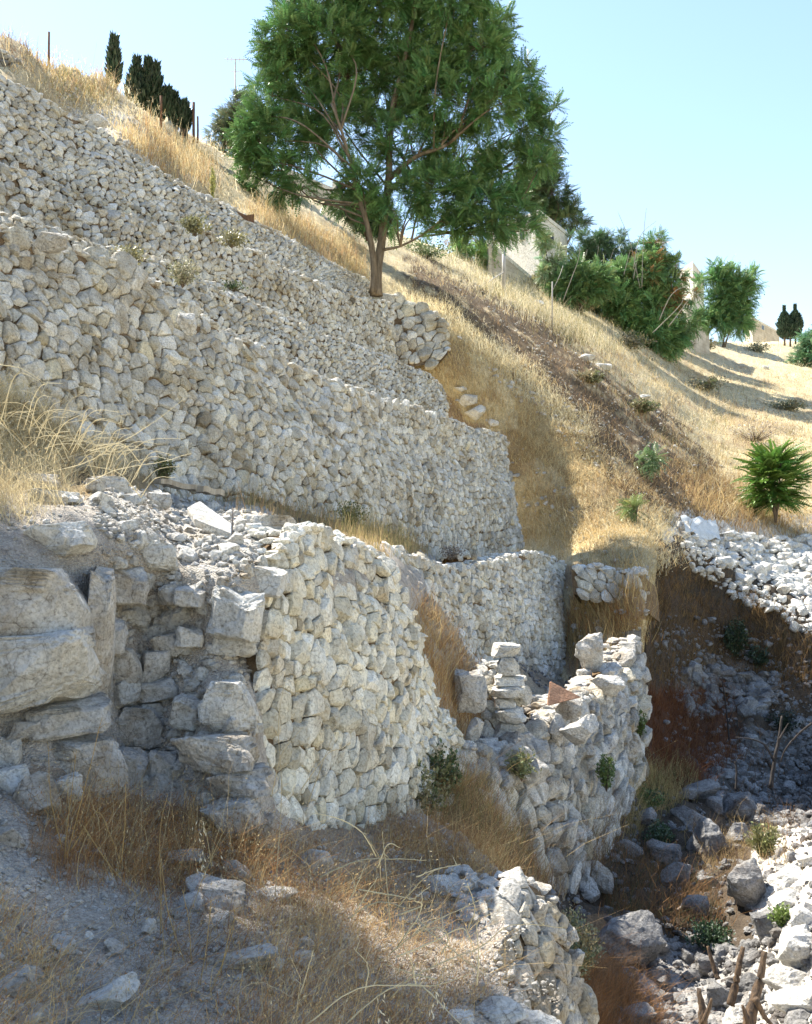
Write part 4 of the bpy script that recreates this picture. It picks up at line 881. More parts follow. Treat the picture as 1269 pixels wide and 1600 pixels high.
def prism(corners, z0, z1, o, C=(1, 1, 1), tops=None):
    n = len(corners); lo = np.array([[x, y, z0] for x, y in corners]); hi = np.array([[x, y, z1] for x, y in corners])
    if tops is not None: hi[:, 2] = tops
    acc = Acc(); Q = [[i, (i + 1) % n, n + (i + 1) % n, n + i] for i in range(n)] + [[n, n + 1, n + 2, n + 3], [3, 2, 1, 0]]
    acc.add(np.concatenate([lo, hi]) - o, Q=Q, C=C); return acc
def house(label, px, top, bottom, mat, windows=(), cat='house', name='house', drop=(0, 0, 0, 0), parapet=.25):
    """px: three ground corners (px, Y): left, near, right; the fourth closes the box"""
    L3 = [at(x, 850, Y) for x, Y in px]; P = [(p[0], p[1]) for p in L3]; fourth = (P[0][0] + P[2][0] - P[1][0], P[0][1] + P[2][1] - P[1][1] + .01)
    cs = [P[0], P[1], P[2], fourth]; z1 = at(px[1][0], top, px[1][1])[2]; z0 = at(px[1][0], bottom, px[1][1])[2] - 3
    o = np.array([*P[1], z0]); root = empty(name, label, cat, tuple(o)); tops = [z1 + d for d in drop]
    obj('wall', prism(cs, z0, z1, o, tops=tops).build('wall', mat, False), root)
    g = np.mean(cs, 0); ex = [tuple(np.array(c) + (np.array(c) - g) * .02) for c in cs]; a = prism(ex, z1 + .004, z1 + parapet, o); a.V[0][:4, 2] = np.array(tops) - z0 + .004; a.V[0][4:, 2] = np.array(tops) - z0 + parapet
    obj('roof', a.build('roof', M_plain, False), root)
    for side, t0, t1, pt, pb in windows:
        A0, B0 = np.array(P[side]), np.array(P[side + 1]); d = B0 - A0; nrm2 = np.array([d[1], -d[0]]); nrm2 = nrm2 / np.linalg.norm(nrm2); 
        if nrm2[1] > 0: nrm2 = -nrm2
        p0, p1 = A0 + d * t0, A0 + d * t1; Y = (p0[1] + p1[1]) / 2; za, zb = at(0, pb, Y)[2], at(0, pt, Y)[2]
        f = prism([tuple(p0 - nrm2 * .2), tuple(p0 + nrm2 * .05), tuple(p1 + nrm2 * .05), tuple(p1 - nrm2 * .2)], za, zb, o, C=(.9, .88, .8)); fr = obj('window', f.build('window', M_plain, False), root)
        i0, i1 = p0 + (p1 - p0) * .12, p0 + (p1 - p0) * .88; dz = (zb - za) * .08
        obj('pane', prism([tuple(i0), tuple(i0 + nrm2 * .06), tuple(i1 + nrm2 * .06), tuple(i1)], za + dz, zb - dz, o, C=(.03, .03, .03)).build('pane', M_darkw, False), fr)
    return root
house('pale block house with a sloping roof edge half hidden behind the big tree', [(762,66),(845,62),(889,66)], 334, 430, M_plain, [(1, .3, .5, 362, 380), (0, .35, .45, 360, 376), (0, .65, .75, 360, 376)], drop=(0, 0, -.15, 0))
house('white flat-roofed tower-like house rising behind the ridge shrubs', [(1066,90),(1087,87),(1104,92)], 413, 470, M_plain, [(1, .35, .6, 432, 442)])
house('low stone outbuilding with a dark window under the ridge shrubs', [(1062,74),(1078,72),(1112,76)], 482, 520, M_mas, [(0, .3, .85, 488, 511), (1, .55, .75, 492, 503)])
house('distant grey stone building low on the far right ridge', [(1168,118),(1180,114),(1222,122)], 498, 530, M_mas, [(1, .3, .42, 508, 516)])
house('old stone building seen through the lower left of the tree crown', [(436,52),(442,51),(566,56)], 268, 345, M_mas, [(1, .62, .72, 285, 305)])
house('roofless rubble ruin under the right side of the tree crown', [(752,58),(765,56),(842,60)], 386, 440, M_mas, [], name='ruin', cat='ruin', drop=(.3, .2, -1.2, -.6))

# ---------------------------------------------------------------- posts, aerial, scrap
M_rust = bark_mat('rusty_iron', (.10,.05,.03), (.22,.12,.07), 20); M_post = bark_mat('grey_post', (.34,.32,.29), (.55,.53,.49), 9)
def post(label, x, y0, y1, Y, r, mat=M_rust, group=None, extra=()):
    b = at(x, y1, Y); t = at(x + rng.uniform(-.5, .5), y0, Y); acc = Acc(); tube(acc, np.array([b - [0, 0, .4], (b + t) / 2 + rng.normal(0, .01, 3), t]) - b, r, 8)
    for P, rr in extra: tube(acc, A(P) - b, rr, 5)
    o = obj('fence_post', acc.build('fence_post', mat), None, label, 'post', group); o.location = b
post('lone rusty post against the sky at the far left of the ridge', 77, 50, 100, 24, .028)
post('taller of the two thin posts beside the cypress clump', 303, 160, 222, 36, .055)
post('shorter of the two thin posts beside the cypress clump', 308.5, 182, 226, 37, .04)
post('thin iron post in brush in front of the old stone building', 457, 278, 328, 38, .035)
post('short rusty post rising from brush below the cypress clump', 252, 150, 186, 30, .04)
post('pale grey wooden post with a fallen crosspiece right of the big tree', 787, 392, 444, 50, .10, M_post, extra=[([(787,425,49.9),(770,436,49.6),(752,450,49.2)], .03)])
post('leaning pale post among saplings on the slope below the ridge', 863, 440, 500, 45, .03, M_post, extra=[([(863,455,45),(875,430,45),(880,415,45)], .015)])
acc = Acc(); b = at(368, 250, 60)
for P, r in [([(368,250,60),(368,92,60)], .03), ([(350,92,60),(386,93,60)], .018), ([(356,88,60),(356,97,60)], .012), ([(362,88,60),(362,97,60)], .012), ([(374,89,60),(374,98,60)], .012), ([(380,89,60),(380,98,60)], .012), ([(360,112,60),(376,111,60)], .014)]:
    tube(acc, A(P) - b, r * 1.5, 5)
o = obj('aerial', acc.build('aerial', M_post), None, 'spindly television aerial on a mast above the grey-green tree', 'aerial'); o.location = b
M_sheet = bark_mat('rusty_sheet', (.07,.035,.02), (.16,.09,.05), 12)
slab('metal_sheet', 'bent rusty metal sheet standing on top of the uppermost wall', 'metal sheet', [(368,329,23.2),(385,336,23.4),(397,334,23.6),(397,348,23.6),(382,343,23.3)], .04, M_sheet, dir=(0, 1, 0))
M_plast = stone_mat('plastic', (.55,.60,.64), (.66,.70,.73), (.5,.52,.5), 2, .4)
acc = Acc(); g = np.linspace(0, 1, 14); X, Yg = np.meshgrid(g, g); P = P5(1060 + 55 * X.ravel() + 8 * Yg.ravel(), 812 + 26 * Yg.ravel() + 8 * X.ravel()); P[:, 2] += .12 + .12 * vn(P * 3, 5); P[:, 1] -= .25
i, j = np.meshgrid(np.arange(13), np.arange(13), indexing='ij'); a = (i * 14 + j).ravel(); Q = np.stack([a, a + 1, a + 15, a + 14], -1); Pb = P - [0, 0, .02]
acc.add(np.concatenate([P, Pb]), Q=np.concatenate([Q, Q[:, ::-1] + 196])); obj('plastic_sheet', acc.build('plastic_sheet', M_plast), None, 'crumpled bluish plastic sheet caught on the rubble bank at the gully rim', 'plastic sheet')
# charred stumps at the bottom right, bare branches
def stump(label, pts, r0, r1, extra=(), Y=8.2, name='stump', cat='stump', mat=None, group=None):
    acc = Acc(); b = at(pts[0][0], pts[0][1], Y); P = spl(np.array([at(x, y, Y + k * .05) for k, (x, y) in enumerate(pts)]), 18) - b
    tube(acc, P + fbm(P * 6 + pts[0][0], 3, 3)[:, None] * r0 * .18, np.linspace(r0, r1, 18) * (1 + .10 * fbm(P * 9, 2, 3)) * .62, 10, jit=.08)
    for e in extra:
        P = spl(np.array([at(x, y, Y) for x, y in e]), 9) - b; tube(acc, P, np.linspace(r1 * .8, r1 * .3, 9), 7, jit=.05)
    o = obj(name, acc.build(name, mat or M_dead), None, label, cat, group); o.location = b
stump('tallest charred branching stump at the bottom right', [(1165,1640),(1172,1590),(1180,1560),(1190,1520),(1197,1482)], .10, .035, [[(1180,1560),(1196,1590),(1215,1610)],[(1170,1600),(1160,1570)]])
stump('short forked charred stump at the bottom with orange broken wood', [(1100,1640),(1097,1600),(1096,1570),(1092,1545)], .07, .03, [[(1098,1600),(1108,1575),(1112,1560)]], 7.8)
stump('leaning charred stick behind the forked stump', [(1122,1530),(1116,1515),(1110,1495),(1106,1478)], .05, .025, (), 11)
stump('upright charred stump with a split orange top', [(1142,1570),(1150,1535),(1155,1505),(1160,1483)], .07, .035, (), 10)
M_black = bark_mat('burnt_branch', (.025,.022,.022), (.07,.06,.055), 14)
stump('forked black branch standing in the dark hollow on the right', [(1205,1230),(1210,1190),(1218,1150),(1222,1118)], .07, .03, [[(1218,1155),(1232,1130)],[(1210,1190),(1196,1165),(1175,1155),(1150,1152)]], 19.5, 'dead_branch', 'branch', M_black)
stump('long bare branch arching over the rubble in the dark hollow', [(1269,1130),(1250,1145),(1228,1170),(1220,1190)], .035, .02, (), 19, 'dead_branch', 'branch', M_black)
stump('thin black sapling by the scarp of the dark hollow', [(1145,1195),(1140,1160),(1135,1110),(1128,1060)], .05, .02, [[(1138,1130),(1150,1100)]], 24.5, 'dead_branch', 'branch', M_black)
stump('small dark upright stick in the rubble of the dark hollow', [(1150,1235),(1151,1205),(1148,1190)], .04, .02, (), 20, 'dead_branch', 'branch', M_black)
# added tree, out of view uphill of the camera, to shade the foreground bank
make_shade = True
def added_shade_tree(label, base, blobs, ncl, leaves, L):
    root = empty('tree', label, 'tree', base); acc, c, k = crown(blobs, ncl, leaves, L, GREEN); ta = Acc(); o = np.array(base)
    tube(ta, spl([o - [0, 0, .5], o + [.2, .1, 2.5], np.array(blobs[0][:3])], 16), np.linspace(.22, .06, 16), 10)
    for b in blobs: tube(ta, spl([o + [.2, .1, 2.4], (o + [0, 0, 3] + np.array(b[:3])) / 2, b[:3]], 8), np.linspace(.09, .03, 8), 6)
    for q in (acc, ta): q.V = [v - o for v in q.V]
    obj('trunk', ta.build('trunk', M_bark), root); obj('crown', acc.build('crown', M_leaf, False), root)
added_shade_tree('added unseen leafy tree shading the path from uphill', (-10.5, 9.6, 5.2), [(-8.1,10.0,7.9,1.1),(-7.0,10.2,8.6,1.3),(-6.7,10.9,9.8,1.3),(-7.8,8.8,7.3,1.5),(-8.5,7.8,7.0,1.5),(-7.3,9.4,9.1,1.2),(-6.9,8.2,7.4,1.3)], 370, 9, .45)
# ---------------------------------------------------------------- dry grass
STR = (.64, .55, .34); GOLD = (.53, .40, .20); RUST = (.34, .19, .085); PALE = (.72, .66, .48); OLIVE = (.22, .21, .09); GRN = (.12, .17, .05); BRN = (.20, .13, .08); FG = (.64, .48, .24)
def blades(acc, P, h, w, C, lean=.35, segs=2, wind=(.05, 0)):
    n = len(P)
    if not n: return
    h = h * np.clip(rng.lognormal(-.12, .38, n), .3, 2.0); a = rng.uniform(0, 6.28, n); d = np.stack([np.cos(a), np.sin(a), 0 * a], -1); a2 = rng.uniform(0, 6.28, n); kx = np.stack([np.cos(a2), np.sin(a2), 0 * a], -1) * (h * .12)[:, None]; s = np.stack([-np.sin(a + .9), np.cos(a + .9), 0 * a], -1)
    ln = np.abs(rng.normal(0, lean, n)); V = []
    for k in range(segs + 1):
        t = k / segs; c = P + (np.array([wind[0], wind[1], 0]) * t + np.array([0, 0, t * (1 - .3 * t * min(ln.mean(), 1.2))]))[None] * h[:, None] + d * (ln * h * t * (.35 + .65 * t))[:, None] + kx * math.sin(3.1 * t)
        ww = (w * (1 - t * .75) / 2)[:, None]; V += [c - s * ww, c + s * ww]
    V = np.stack(V, 1); Q = np.array([[2 * k, 2 * k + 1, 2 * k + 3, 2 * k + 2] for k in range(segs)])
    m = 2 * (segs + 1); acc.add(V.reshape(-1, 3), Q=(Q[None] + (np.arange(n) * m)[:, None, None]).reshape(-1, 4), C=np.repeat(C[:, None], m, 1).reshape(-1, 3))
def heads(acc, P, C, L, w):        # seed heads
    n = len(P); inst(acc, (np.array([[0, 0, 0], [.4, -.5 * 1, 0], [1, 0, 0], [.4, .5, 0]]) * np.array([1, w, 1]), np.array([[0, 1, 2, 3]])), P, rng.normal(0, .5, (n, 3)) + [0.2, 0, .6], L, C, roll=1)
def grass(label, layers, name='dry_grass', cat='grass', group=None, kind='stuff'):
    """layers: (patch, polygon, clumps, blades each, height m, width m, colours, clump spread m, lean, seedhead share)"""
    acc = Acc()
    for pt, poly, nc, nb, h, w, cols, spr, lean, hd in layers:
        q = polysample(poly, nc); Pc = pt(q[:, 0], q[:, 1]); i = np.repeat(np.arange(nc), nb); Yc = Pc[i, 1]
        x = q[i, 0] + rng.normal(0, spr, len(i)) * F / Yc; y = q[i, 1] + rng.normal(0, spr * .5, len(i)) * F / Yc
        P = pt(x, y); P[:, 2] -= .04; hc = rng.uniform(.4, 1.45, nc) * np.clip(1 + .5 * vn(Pc * .35, 9), .4, 1.5); H = h * hc[i] * rng.uniform(.5, 1.15, len(i))
        k = rng.integers(0, len(cols), nc)[i]; C = np.array(cols)[k] * np.clip(rng.normal(1, .16, (len(i), 1)), .5, 1.5); C = C * np.clip(1 + .22 * vn(P * .5, 19), .6, 1.3)[:, None]
        W_ = np.maximum(w, Yc / F * .55) * rng.uniform(.6, 1.3, len(i))
        blades(acc, P, H, W_, C, lean, 3 if Pc[:, 1].mean() < 14 else 2)
        if hd:
            m = rng.random(len(i)) < hd; T = P[m] + np.stack([.12 * H[m] + rng.normal(0, .1, m.sum()) * H[m], rng.normal(0, .1, m.sum()) * H[m], H[m] * .9], -1); heads(acc, T, C[m] * 1.1, np.maximum(.02, P[m, 1] / F * 2.6), .28)
    return obj(name, acc.build(name, M_grass, False), None, label, cat, group, kind)
grass('dry golden brush on the crest above the uppermost wall', [
  (P5, [(20,70),(160,128),(330,232),(440,296),(560,400),(575,440),(500,392),(400,345),(310,295),(230,240),(190,200),(110,170),(60,130)], 800, 10, .20, .02, [STR, GOLD, PALE, PALE], .3, .9, .3),
  (P5, [(180,190),(300,225),(340,250),(310,295),(230,245)], 280, 14, .40, .02, [GOLD, STR, (.46,.30,.16)], .3, .3, .5),
  (P5, [(60,88),(170,128),(190,165),(110,150),(70,120)], 200, 12, .30, .016, [GOLD, (.40,.27,.16), OLIVE], .25, .35, .5),
  (P5, [(0,58),(60,90),(60,110),(0,80)], 40, 14, .36, .016, [GOLD, BRN], .2, .35, .5),
  (P5, [(400,320),(560,385),(575,440),(480,385),(400,345)], 330, 13, .4, .02, [GOLD, (.45,.30,.18), STR], .3, .35, .4)])
grass('dry straw-coloured grass over the far slope below the ridge', [
  (P5, [(560,400),(700,385),(860,440),(1080,532),(1280,536),(1540,570),(1540,900),(1269,850),(1130,800),(1000,600),(800,480),(640,420)], 6500, 9, .30, .02, [STR, PALE, GOLD, STR], .4, .75, .2),
  (P5, [(860,520),(1269,590),(1269,760),(1040,700)], 380, 12, .42, .02, [OLIVE, BRN, GOLD], .35, .6, .3),
  (P5, [(640,380),(780,425),(860,450),(900,490),(1000,560),(900,540),(700,420)], 700, 10, .6, .02, [PALE, STR, OLIVE], .35, .4, .2),
  (P5, [(1040,720),(1160,740),(1269,820),(1269,850),(1100,820)], 500, 12, .4, .02, [GOLD, (.36,.24,.12)], .3, .5, .2)])
grass('tall golden grass on the spur beside the ends of the terrace walls', [
  (P5, [(600,448),(660,465),(760,530),(850,600),(940,700),(1040,800),(1060,860),(1030,890),(940,890),(880,850),(815,850),(812,740),(770,670),(700,640),(620,560),(700,560),(700,480)], 2300, 11, .25, .018, [GOLD, STR, STR, (.44,.31,.16)], .3, .65, .3),
  (P5, [(600,440),(700,470),(830,580),(930,680),(900,690),(800,590),(690,490)], 800, 12, .30, .02, [PALE, STR], .3, .6, .3),
  (P5, [(820,800),(1040,800),(1060,880),(1000,895),(900,880)], 600, 12, .22, .02, [PALE, STR, GOLD], .3, .8, .3)])
grass('rusty standing grass on the small platform by the lowest wall', [
  (P5, [(897,900),(1003,900),(1003,990),(980,1030),(895,1050)], 330, 16, .42, .014, [GOLD, RUST, (.50,.38,.18)], .2, .45, .4)])
grass('brown dead weeds and twigs on the dark debris band', [
  (P5, debris, 1300, 8, .32, .025, [BRN, (.10,.07,.04), (.24,.17,.10), (.42,.31,.17)], .3, .9, 0)], 'dry_weeds', 'weeds')
grass('grass strip along the foot of the tallest wall', [
  (P1, [(250,745),(420,775),(560,812),(660,850),(700,868),(640,868),(560,845),(430,800),(330,785)], 520, 14, .26, .006, [GOLD, (.42,.31,.17), OLIVE, (.36,.24,.13)], .16, .3, .3),
  (P1, [(500,800),(600,830),(700,860),(650,866),(560,835)], 160, 14, .32, .008, [OLIVE, GOLD], .2, .3, .3)])
grass('brown grass between the near wall and the curved wall', [
  (P3, [(640,925),(690,975),(745,1055),(745,1160),(700,1130),(660,1010)], 330, 15, .32, .008, [GOLD, RUST, (.38,.25,.12)], .15, .6, .3),
  (P3, [(745,1060),(800,1090),(770,1190),(730,1180)], 60, 14, .4, .006, [RUST, BRN], .15, .3, .2),
  (P3, [(900,1000),(985,1010),(960,1060),(890,1090)], 70, 14, .45, .01, [GOLD, RUST], .15, .25, .2)])
grass('pale straw heaped on the left of the terrace behind the ruined wall', [
  (P1, [(-90,590),(20,612),(130,690),(250,745),(140,742),(0,740),(-90,730)], 600, 18, .26, .005, [PALE, STR, STR, GOLD], .12, 1.1, .3),
  (P1, [(-60,740),(60,745),(130,760),(60,800),(-60,820)], 200, 14, .25, .004, [STR, (.40,.32,.2)], .12, .8, .2)])
grass('fine rust-coloured grass over the foreground bank', [
  (P1, [(50,1270),(150,1240),(420,1290),(420,1380),(250,1400),(110,1350)], 430, 20, .16, .0036, [(.46,.26,.11), (.40,.22,.09), FG, (.34,.18,.08)], .09, .85, .3), (P1, [(50,1270),(150,1240),(420,1290),(420,1380),(250,1400),(110,1350)], 110, 5, .28, .0036, [FG, STR], .05, .5, .6),
  (P1, [(330,1300),(640,1320),(790,1380),(760,1440),(420,1440)], 430, 18, .13, .0034, [(.44,.25,.11), FG, (.33,.18,.08)], .1, 1.0, .3),
  (P1, [(400,1430),(745,1440),(760,1560),(640,1640),(380,1640)], 470, 17, .13, .0032, [(.42,.24,.11), (.48,.32,.16), FG, (.30,.17,.08)], .1, 1.1, .3), (P1, [(330,1330),(745,1400),(760,1560),(640,1640),(380,1640)], 150, 5, .26, .0034, [FG, STR], .06, .7, .6),
  (P1, [(200,1400),(420,1420),(380,1640),(160,1640)], 150, 16, .14, .0034, [RUST, GOLD, BRN], .08, 1.3, .2),
  (P1, [(-60,1380),(60,1420),(130,1540),(90,1640),(-60,1640)], 170, 18, .13, .0034, [(.46,.26,.11), FG], .06, 1.2, .1),
  (P1, [(60,1330),(150,1340),(160,1400),(80,1390)], 40, 18, .14, .0026, [RUST], .06, .5, .1)])
grass('golden brown grass thicket below the near wall', [
  (P1, [(560,1275),(660,1275),(760,1335),(800,1375),(700,1370),(600,1330)], 260, 20, .17, .004, [(.46,.27,.12), FG, (.34,.20,.10)], .1, .8, .3),
  (P6, [(640,1235),(740,1235),(850,1290),(860,1400),(760,1370),(650,1330)], 520, 17, .27, .006, [GOLD, RUST, (.42,.28,.13), OLIVE, BRN], .14, .65, .5),
  (P6, [(850,1300),(930,1280),(960,1260),(1000,1220),(940,1330),(880,1420)], 160, 14, .4, .007, [RUST, BRN, GOLD], .14, .4, .2)])
grass('rust-brown grass and weeds in the shaded gully', [  # blade colours darkened to deepen the gully's shade
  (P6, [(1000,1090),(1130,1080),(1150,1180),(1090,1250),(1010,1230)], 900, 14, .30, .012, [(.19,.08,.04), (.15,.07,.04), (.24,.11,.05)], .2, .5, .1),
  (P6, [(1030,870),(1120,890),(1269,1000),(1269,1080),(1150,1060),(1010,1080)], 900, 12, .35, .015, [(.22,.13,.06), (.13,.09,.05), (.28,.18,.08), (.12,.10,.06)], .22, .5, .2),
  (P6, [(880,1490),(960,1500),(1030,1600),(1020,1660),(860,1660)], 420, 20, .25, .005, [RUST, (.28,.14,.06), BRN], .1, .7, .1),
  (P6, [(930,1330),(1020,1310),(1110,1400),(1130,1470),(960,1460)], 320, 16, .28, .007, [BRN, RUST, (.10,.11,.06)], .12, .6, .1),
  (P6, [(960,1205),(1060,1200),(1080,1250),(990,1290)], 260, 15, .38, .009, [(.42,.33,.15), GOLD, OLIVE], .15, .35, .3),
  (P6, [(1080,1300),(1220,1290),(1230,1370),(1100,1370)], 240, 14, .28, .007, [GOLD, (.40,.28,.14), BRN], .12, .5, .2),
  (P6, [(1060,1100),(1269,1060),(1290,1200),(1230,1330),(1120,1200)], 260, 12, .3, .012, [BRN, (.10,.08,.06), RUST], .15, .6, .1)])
# ---------------------------------------------------------------- weeds and small bushes
BT = (np.array([[0, 0, 0], [.45, -.3, .05], [1, 0, -.08], [.45, .3, .05]]), np.array([[0, 1, 2, 3]]))
def bush(label, pt, px, py, w, h, n, cols, leaf=.04, name='bush', cat='bush', stems=14, upright=.6, Y=None):
    b = pt([px], [py])[0] if Y is None else at(px, py, Y); m = b[1] / F; W_, H = w * m / 2, h * m; acc = Acc(); st = Acc()
    k = 46; a = rng.uniform(0, 6.28, k); r = np.sqrt(rng.random(k)); tip = np.stack([np.cos(a) * r * W_, np.sin(a) * r * W_, H * (1 - .45 * r ** 2) * rng.uniform(.7, 1.05, k)], -1)
    i = rng.integers(0, k, n); t = rng.random(n) ** .6; P = tip[i] * t[:, None] + rng.normal(0, .07 * W_ + .012, (n, 3)); P[:, 2] = np.abs(P[:, 2])
    D = nrm(tip[i]) * upright + rng.normal(0, .6, (n, 3)); C = np.array(cols)[rng.integers(0, len(cols), k)[i]] * np.clip(rng.normal(1, .22, (n, 1)), .4, 1.6)
    inst(acc, BT, P, D, leaf * rng.uniform(.6, 1.4, n), C, roll=.8)
    for q in range(min(k, stems)): tube(st, np.array([[0, 0, -.05], tip[q] * .5 + rng.normal(0, .02, 3), tip[q]]), [.012 * W_ + .003, .004, .002], 4)
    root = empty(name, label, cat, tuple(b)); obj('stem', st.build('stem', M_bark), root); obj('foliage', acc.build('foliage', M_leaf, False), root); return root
bush('olive-green weedy bush at the right foot of the near wall', P6, 655, 1285, 90, 110, 2600, [OLIVE, (.13,.15,.06), (.30,.27,.14)], .045)
bush('darker green weed growing taller behind the olive bush', P6, 690, 1255, 60, 90, 1500, [(.07,.11,.04), OLIVE], .045)
bush('green weed clump under the boulders left of the lowest wall', P3, 815, 1215, 60, 44, 1100, [OLIVE, (.16,.19,.08)], .04, Y=12.9)
bush('green tuft rooted in a crack of the lowest wall', P6, 948, 1232, 30, 56, 900, [(.10,.16,.05), GRN], .05, Y=15.6)
bush('green tuft at the outer corner of the lowest wall', P6, 1000, 1150, 22, 40, 500, [GRN, (.08,.12,.04)], .06, Y=19)
bush('rounded grey-green cushion bush beside the wall stub', P6, 895, 1545, 92, 116, 5200, [(.20,.22,.13), (.27,.25,.14), (.36,.29,.15), (.15,.18,.10)], .030, upright=.9)
bush('dark green weeds between the mid-gully boulders', P6, 1030, 1318, 50, 40, 1000, [(.06,.10,.045)], .05)
bush('green weed patch below the pale weathered boulder', P6, 1008, 1252, 60, 30, 900, [(.06,.10,.045), GRN], .05)
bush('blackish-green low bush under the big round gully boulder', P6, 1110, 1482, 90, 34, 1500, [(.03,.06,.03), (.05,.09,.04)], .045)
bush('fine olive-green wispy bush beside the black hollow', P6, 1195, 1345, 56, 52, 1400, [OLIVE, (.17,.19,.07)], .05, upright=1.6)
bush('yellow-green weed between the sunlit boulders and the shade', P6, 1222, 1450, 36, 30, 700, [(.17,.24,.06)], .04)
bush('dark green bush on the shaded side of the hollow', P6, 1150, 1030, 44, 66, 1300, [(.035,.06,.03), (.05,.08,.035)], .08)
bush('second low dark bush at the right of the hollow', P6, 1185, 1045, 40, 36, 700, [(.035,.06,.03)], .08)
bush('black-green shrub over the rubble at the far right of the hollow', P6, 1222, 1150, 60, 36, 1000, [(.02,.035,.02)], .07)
bush('green weed by the wooden plank at the foot of the tallest wall', P1, 256, 752, 36, 40, 800, [(.12,.15,.05), OLIVE], .035, Y=12.0)
bush('leafy green weed at the foot of the tallest wall in the middle', P1, 548, 822, 60, 40, 1200, [(.12,.15,.05), OLIVE], .04, Y=17.2)
bush('grey dry tussock on the terrace above the curved wall', P1, 705, 876, 44, 26, 700, [(.22,.19,.16), (.30,.24,.18)], .04, Y=21.5)
bush('low grey-green bush on the ledge under the uppermost wall', P5, 305, 366, 50, 30, 900, [(.20,.21,.13), OLIVE], .06, Y=19.6)
bush('second low grey-green bush further along the upper ledge', P5, 362, 384, 60, 22, 800, [(.22,.22,.14), OLIVE], .06, Y=21)
bush('straw-grey bush on the ledge behind the crest of the tallest wall', P5, 285, 445, 60, 40, 1200, [(.34,.32,.22), (.25,.26,.16)], .045, Y=15.6)
bush('dry greenish weed growing from the face of the uppermost wall', P5, 206, 410, 60, 22, 700, [(.30,.30,.2), OLIVE], .05, Y=15.2)
bush('dark green weeds growing in the face of the second wall', P5, 365, 452, 40, 10, 300, [(.10,.14,.05)], .05, Y=19)
bush('greenish ground plants on the slope under the big tree', P5, 665, 402, 90, 26, 1500, [(.14,.20,.08), (.20,.25,.12)], .12)
bush('feathery brown shrub in the shade right of the tree trunk', P5, 720, 392, 70, 34, 900, [BRN, (.28,.18,.09), OLIVE], .12)
bush('yellow-green mullein-like stalk in the brush on the crest', P5, 332, 318, 8, 60, 500, [(.42,.42,.14)], .06, upright=2)
bush('tangle of grey dead brushwood on the slope left of the fern-like shrub', P5, 1180, 690, 120, 40, 300, [(.36,.31,.26)], .1, stems=46, upright=2)
for x, y, w, h, lb in [(905,488,60,26,'dusty low scrub at the foot of the dark rounded ridge bush'),(985,545,70,24,'dusty scrub beneath the light green feathery bush'),(1062,548,60,22,'dry scrub between the feathery bush and the small tree'),(1105,548,40,20,'low scrub under the small tree between the far houses'),(842,452,50,22,'grey scrub by the rubble ruin'),(1185,550,50,14,'thin scrub line before the distant stone building'),(1000,640,60,16,'flat brown scrub on the dry slope left of the brushwood tangle'),(1100,610,80,16,'olive scrub patch in the shadow on the far slope'),(1230,640,60,14,'brown scrub patch on the far slope above the fern-like shrub'),(920,600,50,16,'straw-brown scrub beside the largest pale slope rock')]:
    bush(lb, P5, x, y, w, h, 1100, [(.22,.22,.12), (.30,.26,.16), (.16,.19,.09)], .14)
# ---------------------------------------------------------------- single dry stalks
def stalks(label, lines, r, col=(.72,.60,.36), name='dry_plant', cat='dry plant', oats=(), group=None):
    acc = Acc(); b = None
    for ln in lines:
        P = A(ln); b = P[0] if b is None else b; Q = spl(P, max(12, 5 * len(ln))); n = len(Q)
        tube(acc, Q + rng.normal(0, r * .35, Q.shape), r * np.linspace(1.15, .5, n) * rng.uniform(.85, 1.15, n), 5, C=np.array(col) * rng.uniform(.8, 1.1))
        for s in np.linspace(.35, .95, rng.integers(1, 4)):                    # short side twigs and knots
            p = Q[int(s * (n - 1))]; tube(acc, np.array([p, p + rng.normal(0, .022, 3) + [0, 0, .015]]), [r * .7, r * .3], 4, C=np.array(col))
    for x, y, Y, k in oats:                                                    # drooping wild-oat spikelets
        p = at(x, y, Y) + rng.normal(0, .02, (k, 3)) * [1, 1, 2.2]; inst(acc, (np.array([[0, 0, 0], [.5, -.13, 0], [1, 0, 0], [.5, .13, 0]]), np.array([[0, 1, 2, 3]])), p, rng.normal(0, .3, (k, 3)) + [.2, 0, -.9], np.full(k, .028), np.full((k, 3), 1.) * np.array([.80, .72, .52]), roll=1)
    acc.V = [v - b for v in acc.V]; o = obj(name, acc.build(name, M_grass), None, label, cat, group); o.location = b; return o
